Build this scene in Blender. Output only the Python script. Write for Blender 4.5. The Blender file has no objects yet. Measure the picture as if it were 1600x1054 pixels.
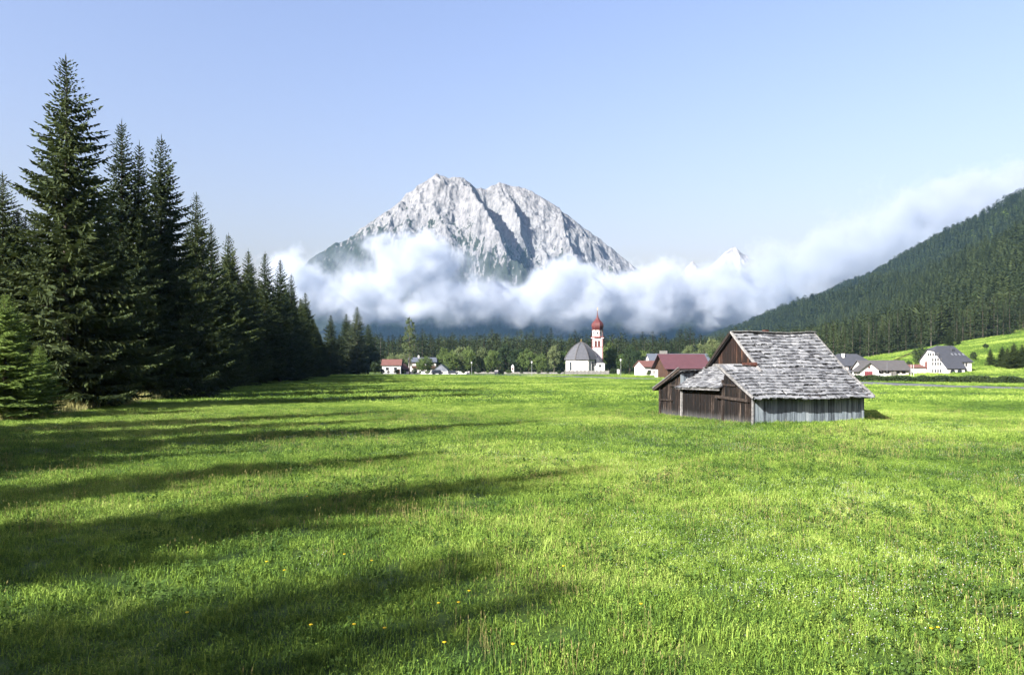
import bpy, bmesh, math, random
import numpy as np
from mathutils import Vector, Matrix, Euler

# ------------------------------------------------------------------ camera, sky, sun, exposure
scene = bpy.context.scene
F, HOR, CAMZ = 1200.0, 571.0, 3.6          # focal length in pixels of a 1600 wide picture, eye level row, eye height
SUN_AZ, SUN_EL = math.radians(227), math.radians(29)

cam_d = bpy.data.cameras.new('camera')
cam = bpy.data.objects.new('camera', cam_d)
scene.collection.objects.link(cam)
cam.location = (0, 0, CAMZ)
cam.rotation_euler = (math.radians(90), 0, 0)
cam_d.sensor_width = 36.0
cam_d.lens = 36.0 * F / 1600.0
cam_d.shift_y = (HOR - 527.0) / 1600.0
cam_d.clip_start = 0.1
cam_d.clip_end = 60000
scene.camera = cam

world = bpy.data.worlds.new('World')
scene.world = world
world.use_nodes = True
wn = world.node_tree
wn.nodes.clear()
sky = wn.nodes.new('ShaderNodeTexSky')
sky.sky_type = 'NISHITA'
sky.sun_disc = False
sky.sun_elevation = SUN_EL
sky.sun_rotation = SUN_AZ
sky.altitude = 700
sky.air_density = 2.0
sky.dust_density = 7.0
sky.ozone_density = 5.0
bg = wn.nodes.new('ShaderNodeBackground')
bg.inputs['Strength'].default_value = 0.064
wo = wn.nodes.new('ShaderNodeOutputWorld')
wb = wn.nodes.new('ShaderNodeMix'); wb.data_type = 'RGBA'; wb.blend_type = 'MULTIPLY'; wb.inputs[0].default_value = 1.0
wb.inputs[7].default_value = (1.08, 0.875, 1.0, 1.0)      # the picture's cool white balance, the same over the whole sky
wn.links.new(sky.outputs[0], wb.inputs[6])
wn.links.new(wb.outputs[2], bg.inputs['Color'])
wn.links.new(bg.outputs[0], wo.inputs['Surface'])

sun_d = bpy.data.lights.new('sun', 'SUN')
sun_d.energy = 5.0
sun_d.angle = math.radians(0.5)
sun_d.color = (1.0, 0.965, 0.90)
sun = bpy.data.objects.new('sun', sun_d)
scene.collection.objects.link(sun)
sdir = Vector((math.sin(SUN_AZ) * math.cos(SUN_EL), math.cos(SUN_AZ) * math.cos(SUN_EL), math.sin(SUN_EL)))
sun.rotation_euler = sdir.to_track_quat('Z', 'Y').to_euler()
sun.location = sdir * 100

vs = scene.view_settings
vs.view_transform = 'Standard'
vs.look = 'None'
vs.exposure = 2.1
vs.gamma = 1.0
vs.use_curve_mapping = False

scene.render.engine = 'CYCLES'
cy = scene.cycles
cy.use_denoising = True
cy.denoiser = 'OPENIMAGEDENOISE'
cy.denoising_prefilter = 'ACCURATE'
cy.use_adaptive_sampling = True
cy.adaptive_threshold = 0.015
cy.max_bounces = 10
cy.diffuse_bounces = 3
cy.glossy_bounces = 2
cy.transmission_bounces = 3
cy.transparent_max_bounces = 4
cy.volume_bounces = 8
cy.volume_step_rate = 1.5
cy.volume_max_steps = 256
cy.caustics_reflective = False
cy.caustics_refractive = False
cy.sample_clamp_indirect = 6.0

# ------------------------------------------------------------------ helpers
COL = scene.collection
rnd = random.Random(7)

def P(xp, yp, Y):
    return ((xp - 800) / F * Y, Y, CAMZ + (HOR - yp) / F * Y)

def tag(o, label=None, cat=None, group=None, kind=None):
    if label: o['label'] = label
    if cat: o['category'] = cat
    if group: o['group'] = group
    if kind: o['kind'] = kind
    return o

def empty(name, loc=(0, 0, 0), rz=0.0):
    o = bpy.data.objects.new(name, None)
    COL.objects.link(o)
    o.location = loc
    o.rotation_euler = (0, 0, rz)
    o.empty_display_size = 0.3
    return o

def mesh_obj(name, me, mat=None, parent=None, link=True):
    o = bpy.data.objects.new(name, me)
    if link: COL.objects.link(o)
    if mat is not None and not me.materials: me.materials.append(mat)
    if parent is not None: o.parent = parent
    return o

def np_mesh(name, V, T, smooth=False):
    """mesh from vertex array (n,3) and triangle or quad array"""
    V = np.asarray(V, dtype=np.float32); T = np.asarray(T, dtype=np.int32)
    me = bpy.data.meshes.new(name)
    k = T.shape[1]
    me.vertices.add(len(V)); me.vertices.foreach_set('co', V.ravel())
    me.loops.add(T.size); me.loops.foreach_set('vertex_index', T.ravel())
    me.polygons.add(len(T))
    me.polygons.foreach_set('loop_start', np.arange(0, T.size, k, dtype=np.int32))
    if smooth: me.polygons.foreach_set('use_smooth', np.ones(len(T), dtype=bool))
    me.update(calc_edges=True)
    return me

class MB:
    """collects faces of one mesh"""
    def __init__(self): self.v = []; self.f = []
    def poly(self, pts):
        b = len(self.v); self.v += [tuple(p) for p in pts]; self.f.append(tuple(range(b, b + len(pts)))); return self
    def hexa(self, p):           # 8 points: bottom ring 0-3, top ring 4-7
        b = len(self.v); self.v += [tuple(q) for q in p]
        for f in ((0, 3, 2, 1), (4, 5, 6, 7), (0, 1, 5, 4), (1, 2, 6, 5), (2, 3, 7, 6), (3, 0, 4, 7)):
            self.f.append(tuple(b + i for i in f))
        return self
    def box(self, x0, x1, y0, y1, z0, z1):
        return self.hexa([(x0, y0, z0), (x1, y0, z0), (x1, y1, z0), (x0, y1, z0), (x0, y0, z1), (x1, y0, z1), (x1, y1, z1), (x0, y1, z1)])
    def slab(self, quad, t):     # quad thickened along its normal downwards
        a, b, c, d = [Vector(q) for q in quad]
        n = (b - a).cross(d - a).normalized()
        return self.hexa([q - n * t for q in (a, b, c, d)] + [a, b, c, d])
    def bar(self, a, b, w, h, up=(0, 0, 1)):
        a, b = Vector(a), Vector(b); d = (b - a).normalized(); s = d.cross(Vector(up))
        if s.length < 1e-4: s = d.cross(Vector((1, 0, 0)))
        s.normalize(); u = s.cross(d).normalized()
        s *= w / 2; u *= h / 2
        return self.hexa([a - s - u, a + s - u, b + s - u, b - s - u, a - s + u, a + s + u, b + s + u, b - s + u])
    def lathe(self, prof, n=16, c=(0, 0), rot=0.0):   # prof = [(r, z)]
        b = len(self.v)
        for r, z in prof:
            for k in range(n):
                a = rot + 2 * math.pi * k / n
                self.v.append((c[0] + r * math.cos(a), c[1] + r * math.sin(a), z))
        for i in range(len(prof) - 1):
            for k in range(n):
                k2 = (k + 1) % n
                self.f.append((b + i * n + k, b + i * n + k2, b + (i + 1) * n + k2, b + (i + 1) * n + k))
        self.f.append(tuple(b + k for k in reversed(range(n))))
        self.f.append(tuple(b + (len(prof) - 1) * n + k for k in range(n)))
        return self
    def tube(self, pts, rads, n=6):
        b = len(self.v); pts = [Vector(p) for p in pts]
        for i, p in enumerate(pts):
            d = (pts[min(i + 1, len(pts) - 1)] - pts[max(i - 1, 0)]).normalized()
            s = d.cross(Vector((0, 0, 1)))
            if s.length < 1e-3: s = Vector((1, 0, 0))
            s.normalize(); u = s.cross(d)
            for k in range(n):
                a = 2 * math.pi * k / n
                q = p + (s * math.cos(a) + u * math.sin(a)) * rads[i]
                self.v.append(tuple(q))
        for i in range(len(pts) - 1):
            for k in range(n):
                k2 = (k + 1) % n
                self.f.append((b + i * n + k, b + i * n + k2, b + (i + 1) * n + k2, b + (i + 1) * n + k))
        self.f.append(tuple(b + (len(pts) - 1) * n + k for k in range(n)))
        return self
    def mesh(self, name, smooth=False):
        me = bpy.data.meshes.new(name); me.from_pydata(self.v, [], self.f); me.update()
        bm = bmesh.new(); bm.from_mesh(me); bmesh.ops.recalc_face_normals(bm, faces=bm.faces); bm.to_mesh(me); bm.free()
        if smooth: me.polygons.foreach_set('use_smooth', [True] * len(me.polygons))
        return me
    def build(self, name, mat, parent=None, smooth=False):
        return mesh_obj(name, self.mesh(name, smooth), mat, parent)

def copy_tree(o, parent=None):
    c = o.copy(); COL.objects.link(c); c.parent = parent
    for ch in o.children: copy_tree(ch, c)
    return c

def hash2(ix, iy, seed):
    h = (ix.astype(np.int64) * 374761393 + iy.astype(np.int64) * 668265263 + seed * 1442695041) & 0xffffffff
    h = ((h ^ (h >> 13)) * 1274126177) & 0xffffffff
    return ((h ^ (h >> 16)) & 0xffff) / 65535.0

def vnoise(x, y, seed=0):
    x = np.asarray(x, float); y = np.asarray(y, float)
    ix = np.floor(x); iy = np.floor(y); fx = x - ix; fy = y - iy
    fx = fx * fx * fx * (fx * (fx * 6 - 15) + 10); fy = fy * fy * fy * (fy * (fy * 6 - 15) + 10)
    a = hash2(ix, iy, seed); b = hash2(ix + 1, iy, seed); c = hash2(ix, iy + 1, seed); d = hash2(ix + 1, iy + 1, seed)
    return (a + (b - a) * fx) * (1 - fy) + (c + (d - c) * fx) * fy

def fbm(x, y, octv=4, seed=0, gain=0.5):
    s = 0; a = 1; t = 0
    for o in range(octv):
        s = s + a * vnoise(x * 2 ** o + 17.3 * o, y * 2 ** o - 9.1 * o, seed + o); t += a; a *= gain
    return s / t

def ridged(x, y, octv=5, seed=0, gain=0.5):
    s = 0; a = 1; t = 0
    for o in range(octv):
        s = s + a * (1 - np.abs(2 * vnoise(x * 2 ** o + 5.7 * o, y * 2 ** o + 3.3 * o, seed + o) - 1)); t += a; a *= gain
    return s / t

def sstep(x, a, b):
    t = np.clip((np.asarray(x, float) - a) / (b - a), 0, 1); return t * t * (3 - 2 * t)

# ------------------------------------------------------------------ materials
class NT:
    def __init__(self, nt): self.t = nt
    def n(self, typ, ins=None, **props):
        nd = self.t.nodes.new(typ)
        for k, v in props.items(): setattr(nd, k, v)
        if ins:
            for k, v in ins.items():
                s = nd.inputs[k]
                if isinstance(v, bpy.types.NodeSocket): self.t.links.new(v, s)
                else: s.default_value = v
        return nd
    def math(self, op, a, b=None, clamp=False):
        ins = {0: a}
        if b is not None: ins[1] = b
        return self.n('ShaderNodeMath', ins, operation=op, use_clamp=clamp).outputs[0]
    def mix(self, f, a, b):
        nd = self.n('ShaderNodeMix', {0: f, 6: a, 7: b}, data_type='RGBA'); return nd.outputs[2]
    def noise(self, vec, scale, detail=4, rough=0.55):
        return self.n('ShaderNodeTexNoise', {'Vector': vec, 'Scale': scale, 'Detail': detail, 'Roughness': rough}).outputs[0]
    def ramp(self, f, stops):
        nd = self.n('ShaderNodeValToRGB', {0: f}); e = nd.color_ramp.elements
        while len(e) < len(stops): e.new(0.5)
        for i, (p, c) in enumerate(stops):
            e[i].position = p; e[i].color = c if len(c) == 4 else (*c, 1)
        return nd.outputs[0]
    def sm(self, x, a, b):
        return self.n('ShaderNodeMapRange', {0: x, 1: a, 2: b}, interpolation_type='SMOOTHSTEP', clamp=True).outputs[0]

def new_mat(name):
    m = bpy.data.materials.new(name); m.use_nodes = True; m.node_tree.nodes.clear(); return m, NT(m.node_tree)

def rgb(c): return (c[0], c[1], c[2], 1.0)

def surface(N, col, rough=0.9, spec=0.2, bump=None, bstr=0.3, bdist=0.05, translucent=0.0, tcol=None, metal=0.0):
    ins = {'Base Color': col if not isinstance(col, tuple) else rgb(col), 'Roughness': rough, 'Specular IOR Level': spec, 'Metallic': metal}
    if bump is not None:
        ins['Normal'] = N.n('ShaderNodeBump', {'Strength': bstr, 'Distance': bdist, 'Height': bump}).outputs[0]
    b = N.n('ShaderNodeBsdfPrincipled', ins).outputs[0]
    if translucent > 0:
        t = N.n('ShaderNodeBsdfTranslucent', {0: tcol if tcol is not None else (col if not isinstance(col, tuple) else rgb(col))}).outputs[0]
        b = N.n('ShaderNodeMixShader', {0: translucent, 1: b, 2: t}).outputs[0]
    N.n('ShaderNodeOutputMaterial', {0: b})

def simple_mat(name, c, rough=0.8, spec=0.3, var=0.15, scale=3.0, metal=0.0, bstr=0.15):
    """plain material with a little unevenness in tone and relief"""
    m, N = new_mat(name)
    tc = N.n('ShaderNodeTexCoord').outputs['Object']
    nz = N.noise(tc, scale, 5, 0.6)
    lo = tuple(x * (1 - var) for x in c); hi = tuple(min(1, x * (1 + var)) for x in c)
    col = N.ramp(nz, [(0.3, lo), (0.7, hi)])
    surface(N, col, rough, spec, bump=nz, bstr=bstr, metal=metal)
    return m

def foliage_mat(name, dark, light, trans=0.25, pscale=0.35, per_obj=0.5):
    m, N = new_mat(name)
    pos = N.n('ShaderNodeNewGeometry').outputs['Position']
    oi = N.n('ShaderNodeObjectInfo').outputs['Random']
    nz = N.noise(pos, pscale, 4, 0.7)
    f = N.math('ADD', N.math('MULTIPLY', oi, per_obj), N.math('MULTIPLY', N.sm(nz, 0.3, 0.7), 1 - per_obj))
    col = N.ramp(f, [(0.0, dark), (1.0, light)])
    tcol = N.mix(0.5, col, rgb(tuple(min(1, x * 1.6) for x in light)))
    surface(N, col, 0.75, 0.10, translucent=trans, tcol=tcol)
    return m

def wood_mat(name, cols, scale=(18, 18, 1.1), per_obj=0.35, foot=None, rnd_attr=False, rough=0.85, bstr=0.5):
    """weathered boards: streaks along local z, a shade of its own for every board"""
    m, N = new_mat(name)
    tc = N.n('ShaderNodeTexCoord').outputs['Object']
    geo = N.n('ShaderNodeNewGeometry').outputs['Position']
    if rnd_attr: r = N.n('ShaderNodeAttribute', attribute_name='rnd').outputs['Fac']
    else: r = N.n('ShaderNodeObjectInfo').outputs['Random']
    off = N.n('ShaderNodeCombineXYZ', {0: N.math('MULTIPLY', r, 37.0), 1: N.math('MULTIPLY', r, 91.0), 2: N.math('MULTIPLY', r, 13.0)}).outputs[0]
    v = N.n('ShaderNodeVectorMath', {0: tc, 1: off}, operation='ADD').outputs[0]
    vs_ = N.n('ShaderNodeVectorMath', {0: v, 1: scale}, operation='MULTIPLY').outputs[0]
    nz = N.noise(vs_, 1.0, 6, 0.65)
    nz2 = N.noise(geo, 0.8, 3, 0.5)
    f = N.math('ADD', N.math('MULTIPLY', N.sm(nz, 0.25, 0.75), 1 - per_obj), N.math('MULTIPLY', r, per_obj))
    f = N.math('ADD', f, N.math('MULTIPLY', N.math('SUBTRACT', nz2, 0.5), 0.35), clamp=True)
    k = len(cols)
    col = N.ramp(f, [(0.08 + 0.84 * i / (k - 1), c) for i, c in enumerate(cols)])
    if foot is not None:     # bleached band along the foot of the wall, uneven
        z = N.n('ShaderNodeSeparateXYZ', {0: tc}).outputs[2]
        ff = N.sm(N.math('ADD', z, N.math('MULTIPLY', nz, -0.7)), foot[1], foot[0])
        col = N.mix(N.math('MULTIPLY', ff, 0.8), col, rgb(foot[2]))
    surface(N, col, rough, 0.2, bump=nz, bstr=bstr, bdist=0.01)
    return m

M = {}
M['bark'] = simple_mat('bark', (0.055, 0.045, 0.038), 0.95, 0.1, 0.4, 6, bstr=0.6)
M['pale_bark'] = simple_mat('pale_bark', (0.10, 0.09, 0.08), 0.95, 0.1, 0.4, 6, bstr=0.6)
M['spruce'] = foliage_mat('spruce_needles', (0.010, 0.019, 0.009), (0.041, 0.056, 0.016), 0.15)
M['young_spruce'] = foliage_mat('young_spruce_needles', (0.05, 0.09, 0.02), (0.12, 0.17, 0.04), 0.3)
M['far_spruce'] = foliage_mat('far_spruce_needles', (0.006, 0.012, 0.007), (0.036, 0.050, 0.018), 0.10, 0.04)
M['hill_spruce'] = foliage_mat('hill_spruce_needles', (0.005, 0.010, 0.007), (0.026, 0.038, 0.014), 0.10, 0.03)
M['leaf'] = foliage_mat('broad_leaves', (0.03, 0.055, 0.016), (0.085, 0.12, 0.035), 0.25)
M['pale_leaf'] = foliage_mat('pale_leaves', (0.05, 0.072, 0.03), (0.125, 0.15, 0.065), 0.25)
M['grey_spruce'] = foliage_mat('grey_spruce_needles', (0.025, 0.04, 0.02), (0.085, 0.10, 0.05), 0.2)
M['dark_leaf'] = foliage_mat('dark_leaves', (0.010, 0.022, 0.010), (0.034, 0.050, 0.019), 0.15)

def grass_mat(name, bright=1.0, trans=0.25, blades=True):
    m, N = new_mat(name)
    pos = N.n('ShaderNodeNewGeometry').outputs['Position']
    n1 = N.noise(pos, 0.055, 3, 0.6)
    n2 = N.noise(pos, 0.9, 4, 0.65)
    r = N.n('ShaderNodeAttribute', attribute_name='rnd').outputs['Fac'] if blades else N.noise(pos, 9.0, 3, 0.7)
    f = N.math('ADD', N.math('MULTIPLY', N.sm(n1, 0.32, 0.68), 0.38), N.math('MULTIPLY', N.sm(n2, 0.3, 0.7), 0.28))
    f = N.math('ADD', f, N.math('MULTIPLY', r, 0.40))
    b = bright
    col = N.ramp(f, [(0.14, (0.018 * b, 0.038 * b, 0.010 * b)), (0.40, (0.060 * b, 0.116 * b, 0.018 * b)), (0.66, (0.155 * b, 0.235 * b, 0.034 * b)), (0.96, (0.320 * b, 0.385 * b, 0.105 * b))])
    tcol = N.mix(0.5, col, (0.15 * b, 0.22 * b, 0.04 * b, 1))
    surface(N, col, 0.7, 0.12, bump=None if blades else n2, bstr=0.6, bdist=0.1, translucent=trans if blades else 0.0, tcol=tcol)
    return m
M['grass'] = grass_mat('grass_blades')
M['dry_grass'] = simple_mat('dry_grass', (0.26, 0.25, 0.10), 0.9, 0.1, 0.3, 1.0)
M['weed'] = foliage_mat('meadow_weed_leaves', (0.022, 0.052, 0.012), (0.075, 0.125, 0.025), 0.3, 1.0)
M['white_petal'] = simple_mat('white_petals', (0.34, 0.34, 0.36), 0.7, 0.2, 0.05)
M['yellow_petal'] = simple_mat('yellow_petals', (0.46, 0.34, 0.012), 0.7, 0.2, 0.05)
M['stem'] = simple_mat('flower_stems', (0.10, 0.18, 0.04), 0.8, 0.2, 0.1)

# ------------------------------------------------------------------ ground
def ground_z(x, y):
    x = np.asarray(x, float); y = np.asarray(y, float)
    near = 1 - sstep(y, 150, 260)
    z = near * (0.34 * (fbm(x / 26, y / 26, 3, 3) - 0.5) + 0.14 * (fbm(x / 5.5, y / 5.5, 2, 11) - 0.5))
    axis = 0.2089 * np.minimum(y, 1000) + 0.03 * np.maximum(y - 1000, 0)
    c = (x - axis) * 0.979
    prof = np.interp(c, [55, 90, 130, 175, 230, 310, 390, 460, 640, 760, 1300], [0, 6, 13, 20, 54, 112, 112, 140, 296, 330, 345])
    fade = np.interp(y, [1000, 1400, 2000, 2600, 3050], [1, 0.95, 0.74, 0.46, 0.25])
    lump = 1 + 0.22 * (fbm(x / 240, y / 240, 3, 21) - 0.5) * sstep(c, 180, 300)
    z = z + prof * fade * sstep(y, 175, 330) * lump
    return z

def gz(x, y): return float(ground_z(np.array([x]), np.array([y]))[0])

def warp_axis(lo, hi, n, k):
    t = np.linspace(math.asinh(lo / k), math.asinh(hi / k), n); return np.sinh(t) * k

def grid_mesh(name, xs, ys, zf):
    X, Y = np.meshgrid(xs, ys); Z = zf(X, Y)
    V = np.stack([X, Y, Z], -1).reshape(-1, 3)
    nx, ny = len(xs), len(ys)
    i = np.arange(ny - 1)[:, None] * nx + np.arange(nx - 1)[None, :]
    Q = np.stack([i, i + 1, i + nx + 1, i + nx], -1).reshape(-1, 4)
    return np_mesh(name, V, Q, True)

M['ground'] = grass_mat('meadow_turf', 0.40, blades=False)
ground = mesh_obj('meadow', grid_mesh('meadow', warp_axis(-1500, 2600, 340, 60), warp_axis(-200, 3040, 360, 70), ground_z), M['ground'])
tag(ground, 'wide green meadow rising to a hillside on the right', kind='structure')

# ------------------------------------------------------------------ plant meshes
def rhombs(base, dirv, length, width, rng):
    """arrays of tapered leaf or twig faces: n x (4 verts, 2 tris)"""
    n = len(base)
    d = dirv / np.linalg.norm(dirv, axis=1, keepdims=True)
    r = rng.normal(size=(n, 3)); r[:, 2] *= 0.5
    s = np.cross(d, r); s /= np.linalg.norm(s, axis=1, keepdims=True) + 1e-9
    L = length[:, None]; W = width[:, None]
    V = np.stack([base, base + d * L * 0.42 + s * W * 0.5, base + d * L, base + d * L * 0.42 - s * W * 0.5], 1).reshape(-1, 3)
    b = np.arange(n)[:, None] * 4
    T = np.concatenate([b + np.array([[0, 1, 2]]), b + np.array([[0, 2, 3]])], 1).reshape(-1, 3)
    return V, T

def spruce_crown(seed, H=29.0, R=4.6, whorl=0.5, per=5, step=0.24, wmul=1.0, bare=0.07, droop=1.0, hang=True):
    rng = np.random.default_rng(seed)
    B, D, L, W = [], [], [], []
    h = H * bare
    side_bias = rng.uniform(0, 6.28); 
    while h < H * 0.968:
        t = h / H
        base_L = R * (1 - t) ** 0.88 * min(1, 0.66 + 2.0 * t); slim = 0.34 + 0.66 * min(1.0, (1 - t) * 6)
        a = np.interp(t, [0, 0.25, 0.6, 0.85, 1], [-0.50, -0.38, -0.08, 0.25, 0.9]) * droop
        b = np.interp(t, [0, 0.3, 0.7, 1], [0.34, 0.34, 0.22, 0.0])
        k0 = rng.uniform(0, 6.28)
        np_ = per if rng.random() > 0.12 else per - 2
        for k in range(np_):
            az = k0 + 6.283 * k / np_ + rng.normal() * 0.25
            Lb = max(0.14, base_L * rng.uniform(0.66, 1.14) * (.72 + .56 * float(vnoise(h / (.075 * H), az * 1.1 + seed, seed))) * (1 + 0.12 * math.cos(az - side_bias)))
            aa = a + rng.normal() * 0.10
            n = max(3, int(Lb / step))
            s = np.linspace(0.10, 1, n) 
            hd = np.array([math.cos(az), math.sin(az)])
            z = h + Lb * (aa * s + b * s * s)
            pos = np.stack([hd[0] * Lb * s, hd[1] * Lb * s, z], 1)
            tan = np.stack([np.full(n, hd[0]), np.full(n, hd[1]), aa + 2 * b * s], 1)
            side = np.array([-hd[1], hd[0], 0])
            tl = np.clip(0.22 + 0.34 * Lb * (1 - s) ** 0.8 * (0.4 + s), 0.2, 1.25) * slim
            for sg in (-1, 1):
                dv = tan * 0.62 + sg * side * 0.8 + np.stack([rng.normal(size=n) * .18, rng.normal(size=n) * .18, -0.28 + rng.normal(size=n) * .15], 1)
                B.append(pos); D.append(dv); L.append(tl * rng.uniform(.75, 1.2, n)); W.append(np.clip(tl * 0.34, .08, .26) * wmul)
            if hang:
                dv = np.stack([rng.normal(size=n) * .25, rng.normal(size=n) * .25, -np.ones(n)], 1) + tan * .25
                B.append(pos); D.append(dv); L.append(np.clip(tl * .8, .12, .8) * rng.uniform(.6, 1.2, n)); W.append(np.full(n, .15) * wmul * slim)
            # the branch's own shoot
            B.append(pos); D.append(tan); L.append(np.full(n, max(step * 1.5, .3) * slim)); W.append(np.full(n, .14) * wmul * slim)
        h += whorl * (1 - 0.45 * t) * rng.uniform(0.8, 1.2)
    top = np.array([[0, 0, H * 0.94], [0, 0, H * .965], [0, 0, H * .975]])
    B.append(top); D.append(np.array([[.03, 0, 1], [0.02, .05, 1], [-.03, 0, 1]])); L.append(np.array([H * .060, H * .032, H * .022])); W.append(np.array([.10, .07, .07]))
    B = np.concatenate(B); D = np.concatenate(D); L = np.concatenate(L); W = np.concatenate(W)
    return rhombs(B, D, L, W, rng)

def trunk_mesh(name, H, r, seed, dead=14, lean=0.0):
    rg = random.Random(seed); mb = MB()
    pts = [(lean * t * t * H + 0.04 * math.sin(5 * t + seed), 0.04 * math.cos(4 * t), t * H) for t in (-0.012, 0.015, 0.1, 0.3, 0.55, 0.8, 0.985)]
    mb.tube(pts, [r * 1.5, r * 1.15, r, r * .8, r * .52, r * .24, r * .04], 8)
    for i in range(dead):
        z = H * rg.uniform(.05, .35); a = rg.uniform(0, 6.28); l = rg.uniform(.8, 2.6)
        c, s = math.cos(a), math.sin(a)
        mb.tube([(0, 0, z), (c * l * .5, s * l * .5, z - .05 * l), (c * l, s * l, z + .05 * l)], [.035, .022, .006], 4)
    return mb.mesh(name, True)

SPRUCE = []      # near quality: (crown mesh, trunk mesh), 29 m high
for i in range(6):
    V, T = spruce_crown(100 + i, 29, (7.0, 6.6, 6.2, 6.8, 6.0, 7.4)[i], 0.46, 6, 0.27, (1.2, 1.25, 1.3, 1.2, 1.35, 1.2)[i], bare=(.06, .05, .09, .05, .07, .04)[i])
    cm = np_mesh('spruce_crown', V, T); cm.materials.append(M['spruce'])
    tm = trunk_mesh('spruce_trunk', 29, .30, i); tm.materials.append(M['bark'])
    SPRUCE.append((cm, tm))
MID = []         # seen from 200 m and more
for i in range(6):
    V, T = spruce_crown(200 + i, 24, (5.4, 4.6, 4.2, 5.0, 4.4, 3.8)[i], 1.55, 6, 0.85, 3.1, bare=(.05, .08, .06, .04, .16, .06)[i])
    cm = np_mesh('mid_crown', V, T); cm.materials.append(M['far_spruce'])
    tm = trunk_mesh('mid_trunk', 24, .26, 40 + i, 0); tm.materials.append(M['pale_bark' if i == 4 else 'bark'])
    MID.append((cm, tm))

def leaf_crown(seed, H=12.0, R=4.0, z0=2.5, clumps=70, per=60, leaf=0.32, pointy=0.0):
    rng = np.random.default_rng(seed)
    c = []
    while len(c) < clumps:
        p = rng.uniform(-1, 1, 3)
        r = np.linalg.norm(p)
        if 0.35 < r < 1 and r < 0.72 + 0.34 * vnoise(p[0] * 2.1 + 7 * seed, p[1] * 2.1 + 3 * p[2], seed):
            w = 1 - pointy * max(0, p[2])
            c.append((p[0] * R * w, p[1] * R * w, z0 + (p[2] * .5 + .5) * (H - z0)))
    c = np.array(c)
    cr = rng.uniform(.10, .24, len(c)) * R
    base = np.repeat(c, per, 0) + rng.normal(size=(len(c) * per, 3)) * np.repeat(cr, per)[:, None] * .62
    d = rng.normal(size=base.shape); d[:, 2] -= 0.4
    return rhombs(base, d, rng.uniform(.6, 1.3, len(base)) * leaf, rng.uniform(.5, .8, len(base)) * leaf, rng)

def limb_trunk(name, H, r, seed, R):
    rg = random.Random(seed); mb = MB()
    mb.tube([(0, 0, -.1), (.05, 0, .15 * H), (-.05, .08, .45 * H), (.1, 0, .9 * H)], [r * 1.3, r, r * .7, r * .15], 8)
    for i in range(9):
        z = H * rg.uniform(.2, .6); a = i * 2.4; l = R * rg.uniform(.5, .85)
        mb.tube([(0, 0, z), (math.cos(a) * l * .5, math.sin(a) * l * .5, z + .35 * l), (math.cos(a) * l, math.sin(a) * l, z + .9 * l)], [r * .4, r * .25, r * .06], 5)
    return mb.mesh(name, True)

BROAD = []
for i, (H, R, z0, pt) in enumerate([(11, 4.4, 1.8, .1), (13, 3.6, 2.0, .45), (9, 4.2, 1.0, .1), (12, 3.9, 1.5, .3)]):
    V, T = leaf_crown(300 + i, H, R, z0, 90, 46, .50, pt)
    cm = np_mesh('leaf_crown', V, T)
    tm = limb_trunk('leaf_trunk', H, .24, i, R); tm.materials.append(M['bark'])
    BROAD.append((cm, tm, H))

def place_tree(name, kinds, i, x, y, h, h0, label, cat='tree', group=None, wid=1.0, mat=None, rz=None):
    o = empty(name, (x, y, gz(x, y) - .05), rnd.uniform(0, 6.28) if rz is None else rz)
    s = h / h0
    o.scale = (s * wid, s * wid, s)
    tag(o, label, cat, group)
    tr = mesh_obj('trunk', kinds[i][1], None, o)
    cr = mesh_obj('crown', kinds[i][0], None, o)
    if mat is not None:
        if not kinds[i][0].materials: kinds[i][0].materials.append(mat)
        cr.material_slots[0].link = 'OBJECT'; cr.material_slots[0].material = mat
    return o

def instancer(name, pts, rot, scl, idx, protos, label, cat=None, kind='stuff', parent=None):
    """one object of many copies of a few small meshes, set by geometry nodes"""
    me = bpy.data.meshes.new(name)
    me.vertices.add(len(pts)); me.vertices.foreach_set('co', np.asarray(pts, np.float32).ravel())
    a = me.attributes.new('rot', 'FLOAT_VECTOR', 'POINT'); a.data.foreach_set('vector', np.asarray(rot, np.float32).ravel())
    a = me.attributes.new('scl', 'FLOAT_VECTOR', 'POINT'); a.data.foreach_set('vector', np.asarray(scl, np.float32).ravel())
    a = me.attributes.new('idx', 'INT', 'POINT'); a.data.foreach_set('value', np.asarray(idx, np.int32))
    o = bpy.data.objects.new(name, me); COL.objects.link(o)
    col = bpy.data.collections.new(name + '_set')
    for k, pm in enumerate(protos):
        col.objects.link(bpy.data.objects.new('%s_set_%02d' % (name, k), pm))
    g = bpy.data.node_groups.new(name, 'GeometryNodeTree')
    g.interface.new_socket('Geometry', in_out='INPUT', socket_type='NodeSocketGeometry')
    g.interface.new_socket('Geometry', in_out='OUTPUT', socket_type='NodeSocketGeometry')
    G = NT(g)
    gi = G.n('NodeGroupInput'); go = G.n('NodeGroupOutput')
    ci = G.n('GeometryNodeCollectionInfo', {'Collection': col, 'Separate Children': True, 'Reset Children': True})
    na = lambda nm, ty: G.n('GeometryNodeInputNamedAttribute', {'Name': nm}, data_type=ty).outputs['Attribute']
    er = G.n('FunctionNodeEulerToRotation', {0: na('rot', 'FLOAT_VECTOR')}).outputs[0]
    ip = G.n('GeometryNodeInstanceOnPoints', {'Points': gi.outputs[0], 'Instance': ci.outputs[0], 'Pick Instance': True,
             'Instance Index': na('idx', 'INT'), 'Rotation': er, 'Scale': na('scl', 'FLOAT_VECTOR')})
    g.links.new(ip.outputs[0], go.inputs[0])
    md = o.modifiers.new('scatter', 'NODES'); md.node_group = g
    tag(o, label, cat, kind=kind)
    return o

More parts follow.
